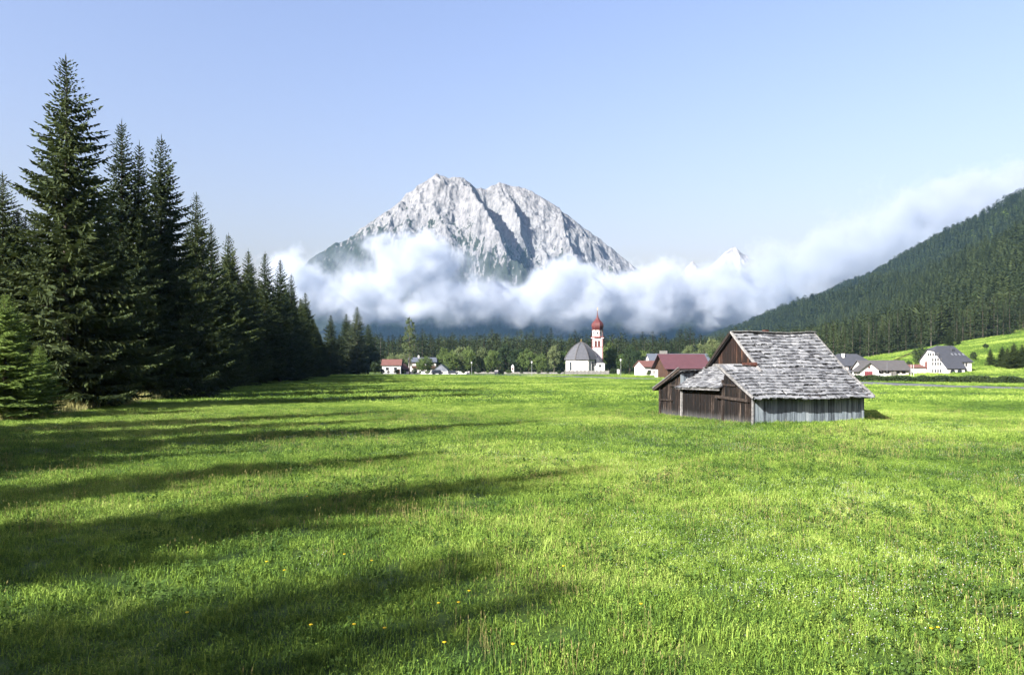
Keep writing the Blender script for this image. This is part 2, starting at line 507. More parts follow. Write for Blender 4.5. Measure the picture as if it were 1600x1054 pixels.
# ------------------------------------------------------------------ road
ROAD = [P(1700, 0, 111), P(1600, 0, 120), P(1450, 0, 136), P(1330, 0, 158), P(1180, 0, 184), P(1020, 0, 207), P(940, 0, 228), P(870, 0, 256), P(790, 0, 286), P(700, 0, 300), P(600, 0, 312), P(500, 0, 322)]
def catmull(pts, n):
    out = []
    p = [np.array(q[:2], float) for q in pts]; p = [2 * p[0] - p[1]] + p + [2 * p[-1] - p[-2]]
    for i in range(1, len(p) - 2):
        for t in np.linspace(0, 1, n, endpoint=False):
            a, b, c, d = p[i - 1], p[i], p[i + 1], p[i + 2]
            out.append(.5 * (2 * b + (c - a) * t + (2 * a - 5 * b + 4 * c - d) * t * t + (3 * b - a - 3 * c + d) * t ** 3))
    out.append(p[-2]); return np.array(out)
RC = catmull(ROAD, 14)
def strip(name, cl, off0, off1, dz, mat, label):
    d = np.gradient(cl, axis=0); d /= np.linalg.norm(d, axis=1, keepdims=True); nrm = np.stack([-d[:, 1], d[:, 0]], 1)
    V = []; m = 5
    for k in range(m):
        q = cl + nrm * (off0 + (off1 - off0) * k / (m - 1)); V.append(np.column_stack([q, ground_z(q[:, 0], q[:, 1]) + dz]))
    n = len(cl); V = np.concatenate(V)
    i = np.arange(m - 1)[:, None] * n + np.arange(n - 1)[None, :]
    Q = np.stack([i, i + n, i + n + 1, i + 1], -1).reshape(-1, 4)
    return tag(mesh_obj(name, np_mesh(name, V, Q, True), mat), label, kind='structure')
M['asphalt'] = simple_mat('asphalt', (0.075, 0.08, 0.09), 0.9, 0.3, 0.2, 1.5)
M['gravel'] = simple_mat('gravel', (0.15, 0.148, 0.13), 0.95, 0.1, 0.2, 2.0)
strip('road', RC, -4.2, 4.2, 0.10, M['asphalt'], 'grey asphalt road curving past the church')
strip('gravel_verge', RC, 4.2, 5.6, 0.085, M['gravel'], 'pale gravel verge along the near side of the road')
def road_dist(x, y):
    d = np.full(len(x), 1e9)
    for q in RC: d = np.minimum(d, np.hypot(x - q[0], y - q[1]))
    return d

# ------------------------------------------------------------------ weathered hay barn
BA = math.radians(19)
BX, BY = 14.6, 46.5
barn = empty('hay_barn', (BX, BY, 0), BA)
tag(barn, 'weathered grey wooden hay barn with shingle roof standing in the meadow', 'barn')
def barn_local(x, y):
    dx, dy = x - BX, y - BY; c, s = math.cos(BA), math.sin(BA)
    return dx * c + dy * s, -dx * s + dy * c

M['grey_plank'] = wood_mat('grey_planks', [(0.028, 0.034, 0.041), (0.085, 0.104, 0.12), (0.15, 0.178, 0.198), (0.22, 0.245, 0.258)], per_obj=.55)
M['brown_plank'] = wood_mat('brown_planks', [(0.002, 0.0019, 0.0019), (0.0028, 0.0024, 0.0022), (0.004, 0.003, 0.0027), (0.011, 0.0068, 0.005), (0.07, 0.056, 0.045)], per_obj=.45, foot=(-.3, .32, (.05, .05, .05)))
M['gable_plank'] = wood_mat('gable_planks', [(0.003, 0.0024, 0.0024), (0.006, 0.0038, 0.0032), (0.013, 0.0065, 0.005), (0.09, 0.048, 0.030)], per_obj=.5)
SH = [(0.032, 0.033, 0.037), (0.074, 0.078, 0.085), (0.118, 0.124, 0.132), (0.160, 0.167, 0.175), (0.225, 0.230, 0.234)]
M['shingle'] = wood_mat('shingles', SH, scale=(5, 1.2, 5), per_obj=.42)
M['shingle_stuff'] = wood_mat('shingles_joined', SH, scale=(5, 1.2, 5), per_obj=.55, rnd_attr=True)
M['beam'] = wood_mat('grey_beams', [(0.04, 0.04, 0.04), (0.115, 0.115, 0.115), (0.20, 0.198, 0.19)], scale=(6, 6, 6))
M['dark_beam'] = wood_mat('dark_beams', [(0.006, 0.005, 0.005), (0.016, 0.012, 0.010), (0.045, 0.036, 0.03)], scale=(6, 6, 6))
M['barn_dark'] = simple_mat('barn_interior_shade', (0.018, 0.014, 0.011), 1.0, 0.0, 0.3)  # dark tone standing in for the shade inside the barn
M['rust'] = simple_mat('rusty_log', (0.045, 0.020, 0.015), 0.9, 0.1, 0.5, 9)

# outline of the roof across the barn: (v, z)
E_R, K_R, RID, K_L, E_L = (-.62, 1.66), (1.75, 3.30), (4.8, 5.86), (7.85, 3.32), (11.55, 1.80)
def roof_z(v): return float(np.interp(v, [E_R[0], K_R[0], RID[0], K_L[0], E_L[0]], [E_R[1], K_R[1], RID[1], K_L[1], E_L[1]]))
UR = 8.62        # right verge
UM = 1.80        # left verge of the upper roof
roof = MB()
slabs = [
    ('low', [(-.45, E_R[0], E_R[1]), (UR, E_R[0], E_R[1]), (UR - .05, K_R[0], K_R[1]), (-.92, K_R[0], K_R[1])]),
    ('wing', [(-.92, K_R[0], K_R[1]), (UM, K_R[0], K_R[1]), (UM, 2.12, 3.61), (-1.05, 2.12, 3.61)]),
    ('up', [(UM, K_R[0], K_R[1]), (UR - .05, K_R[0], K_R[1]), (UR - .10, RID[0], RID[1]), (UM, RID[0], RID[1])]),
    ('wingback', [(2.0, 3.05, 2.86), (.04, 3.05, 2.86), (.04, 2.12, 3.61), (2.0, 2.12, 3.61)]),
    ('leanto', [(-.45, 8.12, 2.20), (-.45, 2.95, 2.20), (2.05, 2.95, 3.55), (2.05, 8.12, 3.55)]),
    ('leftup', [(UR - .05, K_L[0], K_L[1]), (UM, K_L[0], K_L[1]), (UM, RID[0], RID[1]), (UR - .10, RID[0], RID[1])]),
    ('leftlow', [(UR, E_L[0], E_L[1]), (-.25, E_L[0], E_L[1]), (-.25, K_L[0], K_L[1]), (UR - .05, K_L[0], K_L[1])]),
]
def sag(u, v, z):      # old roof: gentle waves
    return z + .035 * math.sin(u * 1.3 + v * .7) + .03 * math.sin(u * .55 - v * 1.1 + 1)
for nm, q in slabs:
    a, b, c, d = [Vector(p) for p in q]
    nu = 8
    for i in range(nu):
        p0, p1, p2, p3 = a.lerp(b, i / nu), a.lerp(b, (i + 1) / nu), d.lerp(c, (i + 1) / nu), d.lerp(c, i / nu)
        qs = [Vector((p.x, p.y, sag(*p) - .05)) for p in (p0, p1, p2, p3)]
        n = (b - a).cross(d - a).normalized()
        roof.hexa([p - n * .07 for p in qs] + qs)
M['roof_deck'] = simple_mat('roof_deck', (0.018, 0.018, 0.019), .95, .1, .3)
roof_o = roof.build('roof', M['roof_deck'], barn)

# shingles: shared meshes, unit width (x), unit length (y, up the slope), real thickness
SHM = []
for k in range(12):
    rg = random.Random(k); mb = MB()
    j = lambda a: rg.uniform(-a, a)
    x0, x1 = -.5, .5
    mb.hexa([(x0 + j(.02), 0 + j(.07), 0), (x1 + j(.02), 0 + j(.07), j(.006)), (x1, 1, -.005), (x0, 1, -.005),
             (x0 + j(.02), 0 + j(.03), .066 + j(.012)), (x1 + j(.02), 0 + j(.03), .066 + j(.018)), (x1, 1, .008), (x0, 1, .008)])
    SHM.append(mb.mesh('shingle')); SHM[-1].materials.append(M['shingle'])
shing = []       # (priority, matrix, scale, mesh index)
def lay(q, expo, wmean, prio, length=1.45, rs=0, nomiss=False):
    rg = random.Random(rs)
    a, b, c, d = [Vector(p) for p in q]
    h = ((d - a).length + (c - b).length) / 2
    rows = max(1, round(h / expo)); ex = h / rows
    for r in range(rows):
        t0 = r / rows - (.03 if r == 0 else 0)
        L, R = a.lerp(d, t0), b.lerp(c, t0)
        wd = (R - L).length; xd = (R - L).normalized()
        s = -rg.uniform(0, .3) * wmean
        while s < wd:
            w = wmean * rg.uniform(.55, 1.5)
            m0, m1 = max(0, s), min(wd, s + w)
            s += w
            if m1 - m0 < .08 or (not nomiss and rg.random() < .012): continue
            f = (m0 + m1) / 2 / wd
            p = a.lerp(b, f).lerp(d.lerp(c, f), t0 + rg.uniform(-.012, .012))
            up = (d.lerp(c, f) - a.lerp(b, f)).normalized()
            nn = xd.cross(up).normalized()
            p = Vector((p.x, p.y, sag(p.x, p.y, p.z) - .045)) + nn * (.012 + rg.uniform(0, .014))
            yy = (up * math.cos(-.09) + nn * math.sin(-.09 + rg.uniform(-.05, .03)))
            ang = rg.gauss(0, .022)
            xx = (xd * math.cos(ang) + yy * math.sin(ang)).normalized()
            zz = xx.cross(yy).normalized(); yy = zz.cross(xx)
            mat = Matrix(((xx.x, yy.x, zz.x, p.x), (xx.y, yy.y, zz.y, p.y), (xx.z, yy.z, zz.z, p.z), (0, 0, 0, 1)))
            shing.append((prio + rg.random() * .5 + r * .01, mat, (m1 - m0 - .025, ex * length, rg.uniform(.8, 1.5)), rg.randrange(12)))
S_ = dict(slabs)
lay(S_['low'], .335, .37, 0, rs=1)
lay(S_['leanto'], .33, .34, 0.3, rs=2)
lay(S_['wing'], .33, .37, .2, rs=3, nomiss=True)
lay(S_['up'], .335, .37, .4, rs=4)
lay(S_['wingback'], .33, .4, 3, rs=5)
lay(S_['leftup'], .4, .45, 4, rs=6)
lay(S_['leftlow'], .4, .45, 4, rs=7)
shing.sort(key=lambda s: s[0])
for k, (pr, mt, sc, mi) in enumerate(shing[:300]):
    o = bpy.data.objects.new('shingle', SHM[mi]); COL.objects.link(o); o.parent = roof_o
    o.matrix_local = mt @ Matrix.Diagonal((*sc, 1))
sv, sf, sr = [], [], []
rg = random.Random(3)
for pr, mt, sc, mi in shing[300:]:
    b = len(sv); MM = mt @ Matrix.Diagonal((*sc, 1))
    sv += [tuple(MM @ v.co) for v in SHM[mi].vertices]
    r = rg.random()
    for p in SHM[mi].polygons: sf.append(tuple(b + i for i in p.vertices))
    sr += [r] * 8
me = bpy.data.meshes.new('shingle_rest'); me.from_pydata(sv, [], sf); me.update()
at = me.attributes.new('rnd', 'FLOAT', 'POINT'); at.data.foreach_set('value', sr)
tag(mesh_obj('shingle_rest', me, M['shingle_stuff'], roof_o), kind='stuff')

# ridge and verge boards
def bpart(name, mat, fn, parent=barn):
    mb = MB(); fn(mb); return mb.build(name, mat, parent)
def S3(u, v, dz=0): return Vector((u, v, sag(u, v, roof_z(v)) + dz))
bpart('ridge_board', M['beam'], lambda m: [m.bar((UM - .1 + i * 1.2, 4.69, sag(UM + i * 1.2, 4.8, 5.86) + .015 + .02 * (i % 2)), (UM + .05 + (i + 1) * 1.13, 4.69, sag(UM + (i + 1) * 1.13, 4.8, 5.86) + .01), .24, .035, (0, .5, 1)) for i in range(6)])
def verge(name, pts, w=.05, h=.20, mat='beam'):
    mb = MB()
    for p, q in zip(pts[:-1], pts[1:]): mb.bar(p, q, w, h)
    return mb.build(name, M[mat], barn)
verge('verge_board', [S3(UM - .04, 4.78, .04), S3(UM - .04, 3.4, .05), S3(UM - .04, 1.55, .06)], .13, .13)
verge('verge_board', [S3(UM - .04, 4.83, .03), S3(UM - .04, 6.4, .02), S3(UM - .04, 7.8, .02)], .09, .18, 'dark_beam')
verge('verge_board', [(-1.08, 2.2, 3.66), (-.96, 1.75, 3.31 + .05), (-.77, .7, roof_z(.7) + .05), (-.47, -.66, 1.68)], .11, .15)
verge('verge_board', [S3(UR - .1, 4.8, .03), S3(UR - .02, 1.75, .03), S3(UR + .02, -.66, .02)], .07, .14)
verge('verge_board', [(-.29, 7.9, 3.36), (-.29, 9.6, 2.62), (-.29, 11.6, 1.80)], .09, .20, 'dark_beam')
verge('verge_board', [(-.36, 7.95, 3.47), (-.36, 9.6, 2.74), (-.36, 11.6, 1.93)], .05, .05, 'beam')

# walls: a dark lining each, coloured as the shaded interior seen between the planks
def plank_wall(name, p0, p1, top, mat, w=.2, out=(0, -1, 0), z0=-.12, seed=0, backing=True, gap=.022, ragged=.0, bot=None, tol=.03):
    """planks standing side by side from p0 to p1 (u, v); top(t) gives the height"""
    rg = random.Random(seed)
    p0, p1 = Vector((*p0, 0)), Vector((*p1, 0)); n = Vector(out).normalized()
    L = (p1 - p0).length; d = (p1 - p0) / L
    mb = MB()
    N = 14
    for i in range(N):
        a, b = p0 + d * L * i / N, p0 + d * L * (i + 1) / N
        ta, tb = top(i / N) - .03, top((i + 1) / N) - .03
        zb = z0 if bot is None else bot
        if ta < zb + .02 and tb < zb + .02: continue
        ta, tb = max(ta, zb + .02), max(tb, zb + .02)
        q = -n * .05
        mb.hexa([a + q + Vector((0, 0, zb)), b + q + Vector((0, 0, zb)), b + Vector((0, 0, zb)), a + Vector((0, 0, zb)),
                 a + q + Vector((0, 0, ta)), b + q + Vector((0, 0, tb)), b + Vector((0, 0, tb)), a + Vector((0, 0, ta))])
    wall = mb.build(name, M['barn_dark'], barn)
    s = 0
    while s < L - .04:
        ww = min(w * rg.uniform(.7, 1.35), L - s)
        a, b = p0 + d * (s + gap / 2), p0 + d * (s + ww - gap / 2)
        ta, tb = top(s / L), top((s + ww) / L)
        zz = (z0 if bot is None else bot) + rg.uniform(0, ragged if bot is None else .05)
        cut = rg.uniform(0, tol)
        s += ww
        if max(ta, tb) - zz < .1: continue
        ta, tb = max(ta - cut, zz + .03), max(tb - cut, zz + .03)
        th = .028 + rg.uniform(-.006, .012)
        k = n * (.004 + rg.uniform(0, .014)); lean = d * rg.gauss(0, .012)
        pm = MB(); zv = lambda z: Vector((0, 0, z))
        o_ = a + zv(zz)
        pts = [a + k + zv(zz), b + k + zv(zz), b + k + n * th + zv(zz), a + k + n * th + zv(zz),
               a + k + lean + zv(ta), b + k + lean + zv(tb), b + k + n * th + lean + zv(tb), a + k + n * th + lean + zv(ta)]
        pm.hexa([p - o_ for p in pts])
        po = pm.build('plank', M[mat], wall); po.location = o_
    return wall

plank_wall('long_wall', (-.02, 0), (8.42, 0), lambda t: 1.98, 'grey_plank', .19, (0, -1, 0), seed=1, z0=-.15, ragged=.08)
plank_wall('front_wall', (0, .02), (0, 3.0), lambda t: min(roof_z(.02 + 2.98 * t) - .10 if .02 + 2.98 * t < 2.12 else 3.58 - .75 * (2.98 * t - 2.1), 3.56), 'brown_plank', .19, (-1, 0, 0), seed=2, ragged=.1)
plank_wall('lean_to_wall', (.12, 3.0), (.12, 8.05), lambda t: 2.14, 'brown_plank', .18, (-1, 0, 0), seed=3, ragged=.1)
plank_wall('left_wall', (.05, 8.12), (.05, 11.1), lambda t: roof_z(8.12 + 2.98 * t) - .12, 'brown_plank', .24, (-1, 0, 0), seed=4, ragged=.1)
plank_wall('cheek_wall', (-.10, 8.12), (2.0, 8.12), lambda t: 3.14, 'grey_plank', .24, (0, -1, 0), seed=5, bot=2.1)
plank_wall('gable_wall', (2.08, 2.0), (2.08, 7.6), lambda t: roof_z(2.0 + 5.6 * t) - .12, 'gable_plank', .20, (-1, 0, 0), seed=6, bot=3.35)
plank_wall('right_end_wall', (8.42, 0), (8.42, 11.1), lambda t: roof_z(11.1 * t) - .10, 'grey_plank', .25, (1, 0, 0), seed=7)
plank_wall('back_wall', (8.42, 11.1), (0.05, 11.1), lambda t: 1.9, 'grey_plank', .25, (0, 1, 0), seed=8)

# pale bleached foot boards under the gable, beams, posts, hollow gutter log
bpart('flashing_board', M['beam'], lambda m: m.bar((2.0, 2.2, 3.66), (2.0, 7.4, 3.64), .03, .16))
bpart('eave_beam', M['beam'], lambda m: m.bar((-.38, 2.98, 2.06), (-.38, 8.2, 2.03), .10, .13))
bpart('corner_post', M['beam'], lambda m: m.bar((-.06, 8.02, -.15), (-.05, 8.02, 2.10), .13, .13, (0, 1, 0)))
bpart('corner_post', M['beam'], lambda m: m.bar((-.055, -.045, -.15), (-.055, -.045, 1.92), .11, .10, (0, 1, 0)))
bpart('inner_post', M['dark_beam'], lambda m: m.bar((-.06, 3.05, -.1), (-.06, 3.05, 2.7), .13, .13, (0, 1, 0)))
bpart('tie_beam', M['dark_beam'], lambda m: m.bar((-.12, .25, 1.46), (-.12, 3.75, 1.60), .16, .17))
bpart('tie_beam', M['dark_beam'], lambda m: m.bar((-.10, 1.6, 2.36), (-.10, 3.0, 2.38), .10, .11))
bpart('tie_beam', M['dark_beam'], lambda m: m.bar((-.06, 8.1, 2.18), (-.06, 9.6, 2.18), .10, .10))
bpart('tie_beam', M['dark_beam'], lambda m: m.bar((-.06, 9.3, 1.10), (-.06, 11.15, 1.10), .10, .10))
bpart('corner_post', M['dark_beam'], lambda m: m.bar((-.06, 11.0, -.15), (-.06, 11.0, 1.95), .14, .14, (0, 1, 0)))
bpart('purlin', M['dark_beam'], lambda m: m.bar((-.3, 8.0, 3.30), (2.0, 8.0, 3.30), .16, .18))
for i in range(5):
    bpart('rafter_end', M['beam'], lambda m: m.bar((.05 + i * .42, 7.78, 3.22), (.05 + i * .42, 8.3, 3.14), .11, .10))
bpart('gutter_log', M['rust'], lambda m: m.tube([(.8, 2.28, 3.66), (1.75, 2.02, 3.68)], [.13, .15], 10))
bpart('ridge_cap', M['rust'], lambda m: m.box(4.35, 4.65, 4.6, 4.92, 5.86, 6.04))
bpart('wall_plate', M['dark_beam'], lambda m: m.bar((-.2, .02, 2.03), (8.5, .02, 2.03), .14, .14))
for i in range(12):
    bpart('rafter_end', M['dark_beam'], lambda m: m.bar((.1 + i * .74, -.62, 1.56), (.1 + i * .74, .3, 2.18), .08, .10))

# ------------------------------------------------------------------ left spruce forest, tree by tree
def top_tree(px_, py_, h):     # distance at which a tree of height h has its top there
    Y = (h - CAMZ) * F / (HOR - py_); return (px_ - 800) / F * Y, Y
EDGE = [  # top x, top y, height, variant, width, label
    (103, 80, 29.4, 0, 1.12, 'tallest spruce of the forest edge, open ragged branches and bare trunk showing'),
    (190, 182, 29, 2, .95, 'spruce with slim pointed top just right of the tallest one'),
    (218, 216, 27, 4, .85, 'slender spruce squeezed between two taller spires of the forest edge'),
    (252, 206, 29, 1, 1.0, 'broad dark spruce, second highest spire right of the tallest one'),
    (307, 297, 26, 3, .95, 'spruce with stepped outline where the forest skyline drops'),
    (330, 345, 24, 5, .8, 'shorter dark spruce in the notch of the forest skyline'),
    (357, 361, 26.5, 1, 1.0, 'bushy dark spruce in the middle of the forest edge'),
    (388, 386, 26, 4, .95, 'first of the close trio of dark spruces farther along the edge'),
    (414, 391, 26.5, 2, 1.05, 'middle one of the close trio of dark spruces farther along the edge'),
    (438, 402, 26, 0, .95, 'last of the close trio of dark spruces farther along the edge'),
    (455, 425, 25, 3, .9, 'spruce stepping down behind the close trio at the far edge'),
    (477, 454, 26, 1, .95, 'last spruce at the far end of the dark forest edge'),
    (4, 264, 23, 5, 1.0, 'dark spruce cut by the left picture border'),
    (40, 330, 19, 3, 1.0, 'lower spruce behind the tallest one on its left side'),
    (165, 330, 17, 5, 1.0, 'lower dark spruce filling the foot of the forest edge'),
    (285, 395, 18, 2, 1.1, 'low dark spruce below the drop of the forest skyline'),
]
for px_, py_, h, v, w, lab in EDGE:
    x, y = top_tree(px_, py_, h)
    o = place_tree('spruce_tree', SPRUCE, v, x, y, h - gz(x, y), 29, lab, group='spruces along the forest edge', wid=w)
# trees of the same edge before the frame begins; their shadows lie across the meadow
for k, (x, y, h, v, w) in enumerate([(-28, -14.7, 22.7, 0, 1.3), (-31, -14.2, 24, 3, 1.3), (-29.5, -19, 21, 5, 1.4), (-26.5, -17, 21.5, 1, 1.4), (-33.5, -17.5, 26, 2, 1.3), (-34, -8.2, 29, 1, 1.15), (-38, -2, 27.6, 4, 1.15), (-41, 4, 24, 3, 1.1), (-37, 14.5, 30, 2, 1.15), (-42, 20, 27, 5, 1.1), (-41, 31, 25, 3, 1.1), (-46, -12, 27, 2, 1.1), (-38, -28, 27, 5, 1.1)]):
    place_tree('spruce_tree', SPRUCE, v, x, y, h, 29, 'spruce of the forest edge beside the picture, casting a long meadow shadow', group='spruces beside the picture', wid=w)
# inside the wood
rg = random.Random(11); n_in = 0; spots = []
while n_in < 130:
    y = rg.uniform(66, 330); x = -rg.uniform(43, 70) - .06 * y
    if x < -.70 * y - 6: continue
    if any(math.hypot(x - a, y - b) < 3.4 for a, b in spots): continue
    ylim = np.interp(800 + F * x / y, [0, 100, 190, 250, 307, 357, 440, 480, 520], [300, 330, 260, 250, 330, 385, 425, 470, 560])
    hmax = CAMZ + (HOR - ylim) / F * y - 1.0
    h = min(rg.uniform(21, 28), hmax)
    if h < 9: continue
    spots.append((x, y)); n_in += 1
    place_tree('spruce_tree', SPRUCE, rg.randrange(6), x, y, h, 29, 'dark spruce packed inside the wood behind the forest edge row', group='spruces inside the wood', wid=rg.uniform(.85, 1.05))
# low dense edge: young spruces at the foot
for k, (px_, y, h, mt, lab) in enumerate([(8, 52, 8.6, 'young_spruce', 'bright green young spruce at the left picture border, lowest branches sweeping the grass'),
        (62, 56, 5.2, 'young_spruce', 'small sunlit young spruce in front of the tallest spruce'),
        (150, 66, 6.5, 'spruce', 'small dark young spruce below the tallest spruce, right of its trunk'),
        (232, 80, 8, 'spruce', 'dark young spruce at the shaded foot of the forest edge'),
        (300, 97, 8, 'spruce', 'dark young spruce standing where the edge turns into shadow'),
        (352, 122, 9, 'spruce', 'young spruce in the dark middle of the forest foot'),
        (405, 150, 10, 'spruce', 'young spruce at the foot of the far trio'),
        (452, 190, 11, 'spruce', 'young spruce near the far end of the forest foot'),
        (492, 250, 13, 'spruce', 'lowest spruce closing the far end of the forest edge')]):
    x = (px_ - 800) / F * y
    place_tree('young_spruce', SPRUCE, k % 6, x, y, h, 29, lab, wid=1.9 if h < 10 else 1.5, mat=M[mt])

# ------------------------------------------------------------------ tree groups and single trees in the valley
def vt(kind, i, px_, ytop, Y, label, mat=None, wid=1.0, group=None, name=None, h=None):
    x = (px_ - 800) / F * Y; hh = (CAMZ + (HOR - ytop) / F * Y - gz(x, Y)) if h is None else h
    if kind == 'S': return place_tree(name or 'spruce_tree', SPRUCE, i, x, Y, hh, 29, label, wid=wid, mat=mat, group=group)
    if kind == 'M': return place_tree(name or 'spruce_tree', MID, i, x, Y, hh, 24, label, wid=wid, mat=mat, group=group)
    return place_tree(name or 'broadleaf_tree', BROAD, i, x, Y, hh, BROAD[i][2], label, wid=wid, mat=mat or M['leaf'], group=group)
FS = M['far_spruce']
vt('S', 3, 517, 490, 300, 'spruce standing apart, nearest to the forest end', FS, 1.15)
vt('S', 1, 541, 488, 318, 'dark spruce in the middle of the small grove', None, 1.3)
vt('S', 5, 558, 477, 312, 'tallest tree of the small grove, greyish green with pale trunk', M['grey_spruce'], 1.15)
vt('S', 2, 575, 505, 322, 'dark spruce at the right side of the small grove', None, 1.6)
vt('S', 4, 530, 520, 296, 'short pale spruce in front of the small grove', FS, 1.3)
vt('B', 2, 586, 565, 305, 'round bush at the right foot of the small grove', M['dark_leaf'])
# slim airy tree standing alone
V, T = leaf_crown(350, 27, 3.0, 3.2, 85, 34, .50, .45)
cm = np_mesh('slim_crown', V, T); cm.materials.append(M['pale_leaf'])
tm = limb_trunk('slim_trunk', 27, .34, 9, 3.0); tm.materials.append(M['bark'])
place_tree('slim_tree', [(cm, tm)], 0, (640 - 800) / F * 305, 305, 26, 27, 'tall slim airy tree alone in the far meadow', wid=1.0, mat=M['pale_leaf'])

rg = random.Random(5)
CR = dict(
    a=[(612, 553, 372, 0, 'pale_leaf'), (626, 551, 380, 2, 'pale_leaf'), (664, 556, 352, 2, 'leaf'), (692, 541, 372, 1, 'leaf'), (706, 548, 362, 0, 'leaf'), (722, 538, 380, 3, 'pale_leaf'), (733, 543, 366, 0, 'leaf'),
       (752, 540, 372, 1, 'pale_leaf'), (768, 543, 366, 3, 'leaf'), (790, 534, 384, 1, 'dark_leaf'), (808, 541, 376, 3, 'dark_leaf'), (826, 545, 372, 2, 'leaf'), (846, 553, 368, 0, 'leaf'), (866, 538, 392, 1, 'pale_leaf'),
       (880, 545, 396, 3, 'leaf'), (953, 538, 372, 0, 'leaf'), (968, 552, 366, 2, 'leaf'), (984, 536, 340, 1, 'dark_leaf'), (996, 545, 334, 3, 'dark_leaf'), (1006, 547, 350, 2, 'leaf'),
       (1078, 537, 330, 1, 'pale_leaf'), (1100, 532, 330, 3, 'pale_leaf'), (1113, 526, 336, 1, 'pale_leaf'), (1124, 531, 338, 3, 'pale_leaf'), (1108, 550, 300, 0, 'leaf')])
WH = ['behind the red roofed house', 'between the parked cars and the forest', 'behind the low white wall', 'left of the church', 'right of the church tower', 'beside the lamp post right of the church', 'behind the red barn roof']
for px_, yt, Y, i, mt in CR['a']:
    w = WH[0] if px_ < 640 else WH[1] if px_ < 740 else WH[2] if px_ < 830 else WH[3] if px_ < 900 else WH[4] if px_ < 975 else WH[5] if px_ < 1010 else WH[6]
    tone = {'leaf': 'green', 'pale_leaf': 'pale green', 'dark_leaf': 'dark green'}[mt]
    vt('B', i, px_, yt, Y, '%s leafy tree %s' % (tone, w), M[mt], group='leafy village trees', wid=rg.uniform(.85, 1.05))
# dark trees by the white building on the right
vt('B', 0, 1440, 541, 262, 'dark round pine behind the left gable of the big white house', M['dark_leaf'], 1.1)
vt('S', 1, 1484, 508, 352, 'big dark spruce jutting into the hillside meadow above the big white house', None, 1.3)
vt('S', 3, 1498, 518, 356, 'dark spruce beside the big one above the white house roof', None, 1.3)
vt('S', 2, 1547, 544, 246, 'bushy spruce directly right of the big white house', None, 2.0)
vt('S', 0, 1566, 540, 240, 'second spruce right of the big white house', None, 2.0)
vt('S', 4, 1574, 542, 236, 'third spruce right of the big white house, slim', None, 2.0)
vt('S', 1, 1584, 534, 232, 'tall spruce near the right picture border', None, 2.0)
vt('S', 5, 1597, 537, 236, 'spruce cut by the right picture border', None, 2.0)
vt('S', 3, 1612, 530, 236, 'spruce just beyond the right picture border', None, 2.0)
vt('B', 2, 1400, 563, 285, 'round dark bush on the slope behind the long low building', M['dark_leaf'])
vt('B', 2, 1540, 542, 300, 'lone small bush in the slope meadow right of the white house', M['dark_leaf'], h=2.2)
vt('B', 3, 1521, 548, 268, 'dark leafy tree peeping over the right end of the white house', M['dark_leaf'])
vt('B', 0, 1420, 563, 262, 'green bush beside the left gable of the big white house', M['dark_leaf'])

# front row of the valley forest and of the hillside forest: single trees; the wood behind is one mass
rg = random.Random(21)
cnt = 0
for k in range(92):
    px_ = 585 + (1180 - 585) * (k + rg.uniform(.1, .9)) / 92
    Y = rg.uniform(398, 445); yt = rg.choice([rg.uniform(511, 524), rg.uniform(518, 540)])
    if px_ > 1000: yt -= 4
    w = 'left of the slim tree' if px_ < 625 else 'above the house with the balcony' if px_ < 680 else 'above the greenhouse and parked cars' if px_ < 720 else 'right above the left street lamp' if px_ < 755 else 'above the car parked alone' if px_ < 800 else 'above the middle street lamp' if px_ < 845 else 'just left of the church roof' if px_ < 880 else 'above the church roof' if px_ < 920 else 'right behind the church tower' if px_ < 950 else 'above the street lamp right of the church' if px_ < 985 else 'above the small house with reddish roof' if px_ < 1030 else 'above the red barn roof' if px_ < 1110 else 'above the hay barn ridge'
    vt('M', rg.randrange(6), px_, yt, Y, 'valley forest edge spruce, %s' % w, group='front row of the valley forest', wid=rg.uniform(.9, 1.25))
for k in range(74):
    px_ = 1170 + (1640 - 1170) * (k + rg.uniform(.1, .9)) / 74
    # the forest foot follows the upper edge of the slope meadow
    Y = float(np.interp(px_, [1170, 1330, 1440, 1500, 1640], [420, 402, 385, 400, 392])) + rg.uniform(0, 22)
    x = (px_ - 800) / F * Y
    w = 'above the left half of the hay barn ridge' if px_ < 1215 else 'above the right end of the hay barn ridge' if px_ < 1300 else 'above the dark hipped farmhouse' if px_ < 1345 else 'above the fence on the slope' if px_ < 1390 else 'above the long low building' if px_ < 1430 else 'above the white house' if px_ < 1530 else 'near the right border'
    vt('M', rg.randrange(6), px_, 0, Y, 'hillside forest foot spruce, %s' % w, group='foot row of the hillside forest', wid=rg.uniform(.85, 1.15), h=rg.uniform(17, 24))

FAR = []
for i in range(5):
    V, T = spruce_crown(400 + i, 22, (4.2, 3.6, 3.9, 3.2, 3.6)[i], 2.1, 5, 1.25, 4.6, bare=.08, hang=False)
    cm = np_mesh('far_crown', V, T); cm.materials.append(M['hill_spruce']); FAR.append(cm)
for i in (0, 2):
    c2 = FAR[i].copy(); c2.materials.clear(); c2.materials.append(M['far_spruce']); FAR.append(c2)
V, T = leaf_crown(440, 17, 4.6, 1.0, 42, 16, 1.25, .35); cm = np_mesh('far_leaf_crown', V, T); cm.materials.append(M['dark_leaf']); FAR.append(cm)
TINY = []
for i in range(3):
    V, T = spruce_crown(420 + i, 22, (3.4, 2.9, 3.8)[i], 3.0, 5, 2.2, 8.5, bare=.05, hang=False)
    cm = np_mesh('tiny_crown', V, T); cm.materials.append(M['hill_spruce']); TINY.append(cm)

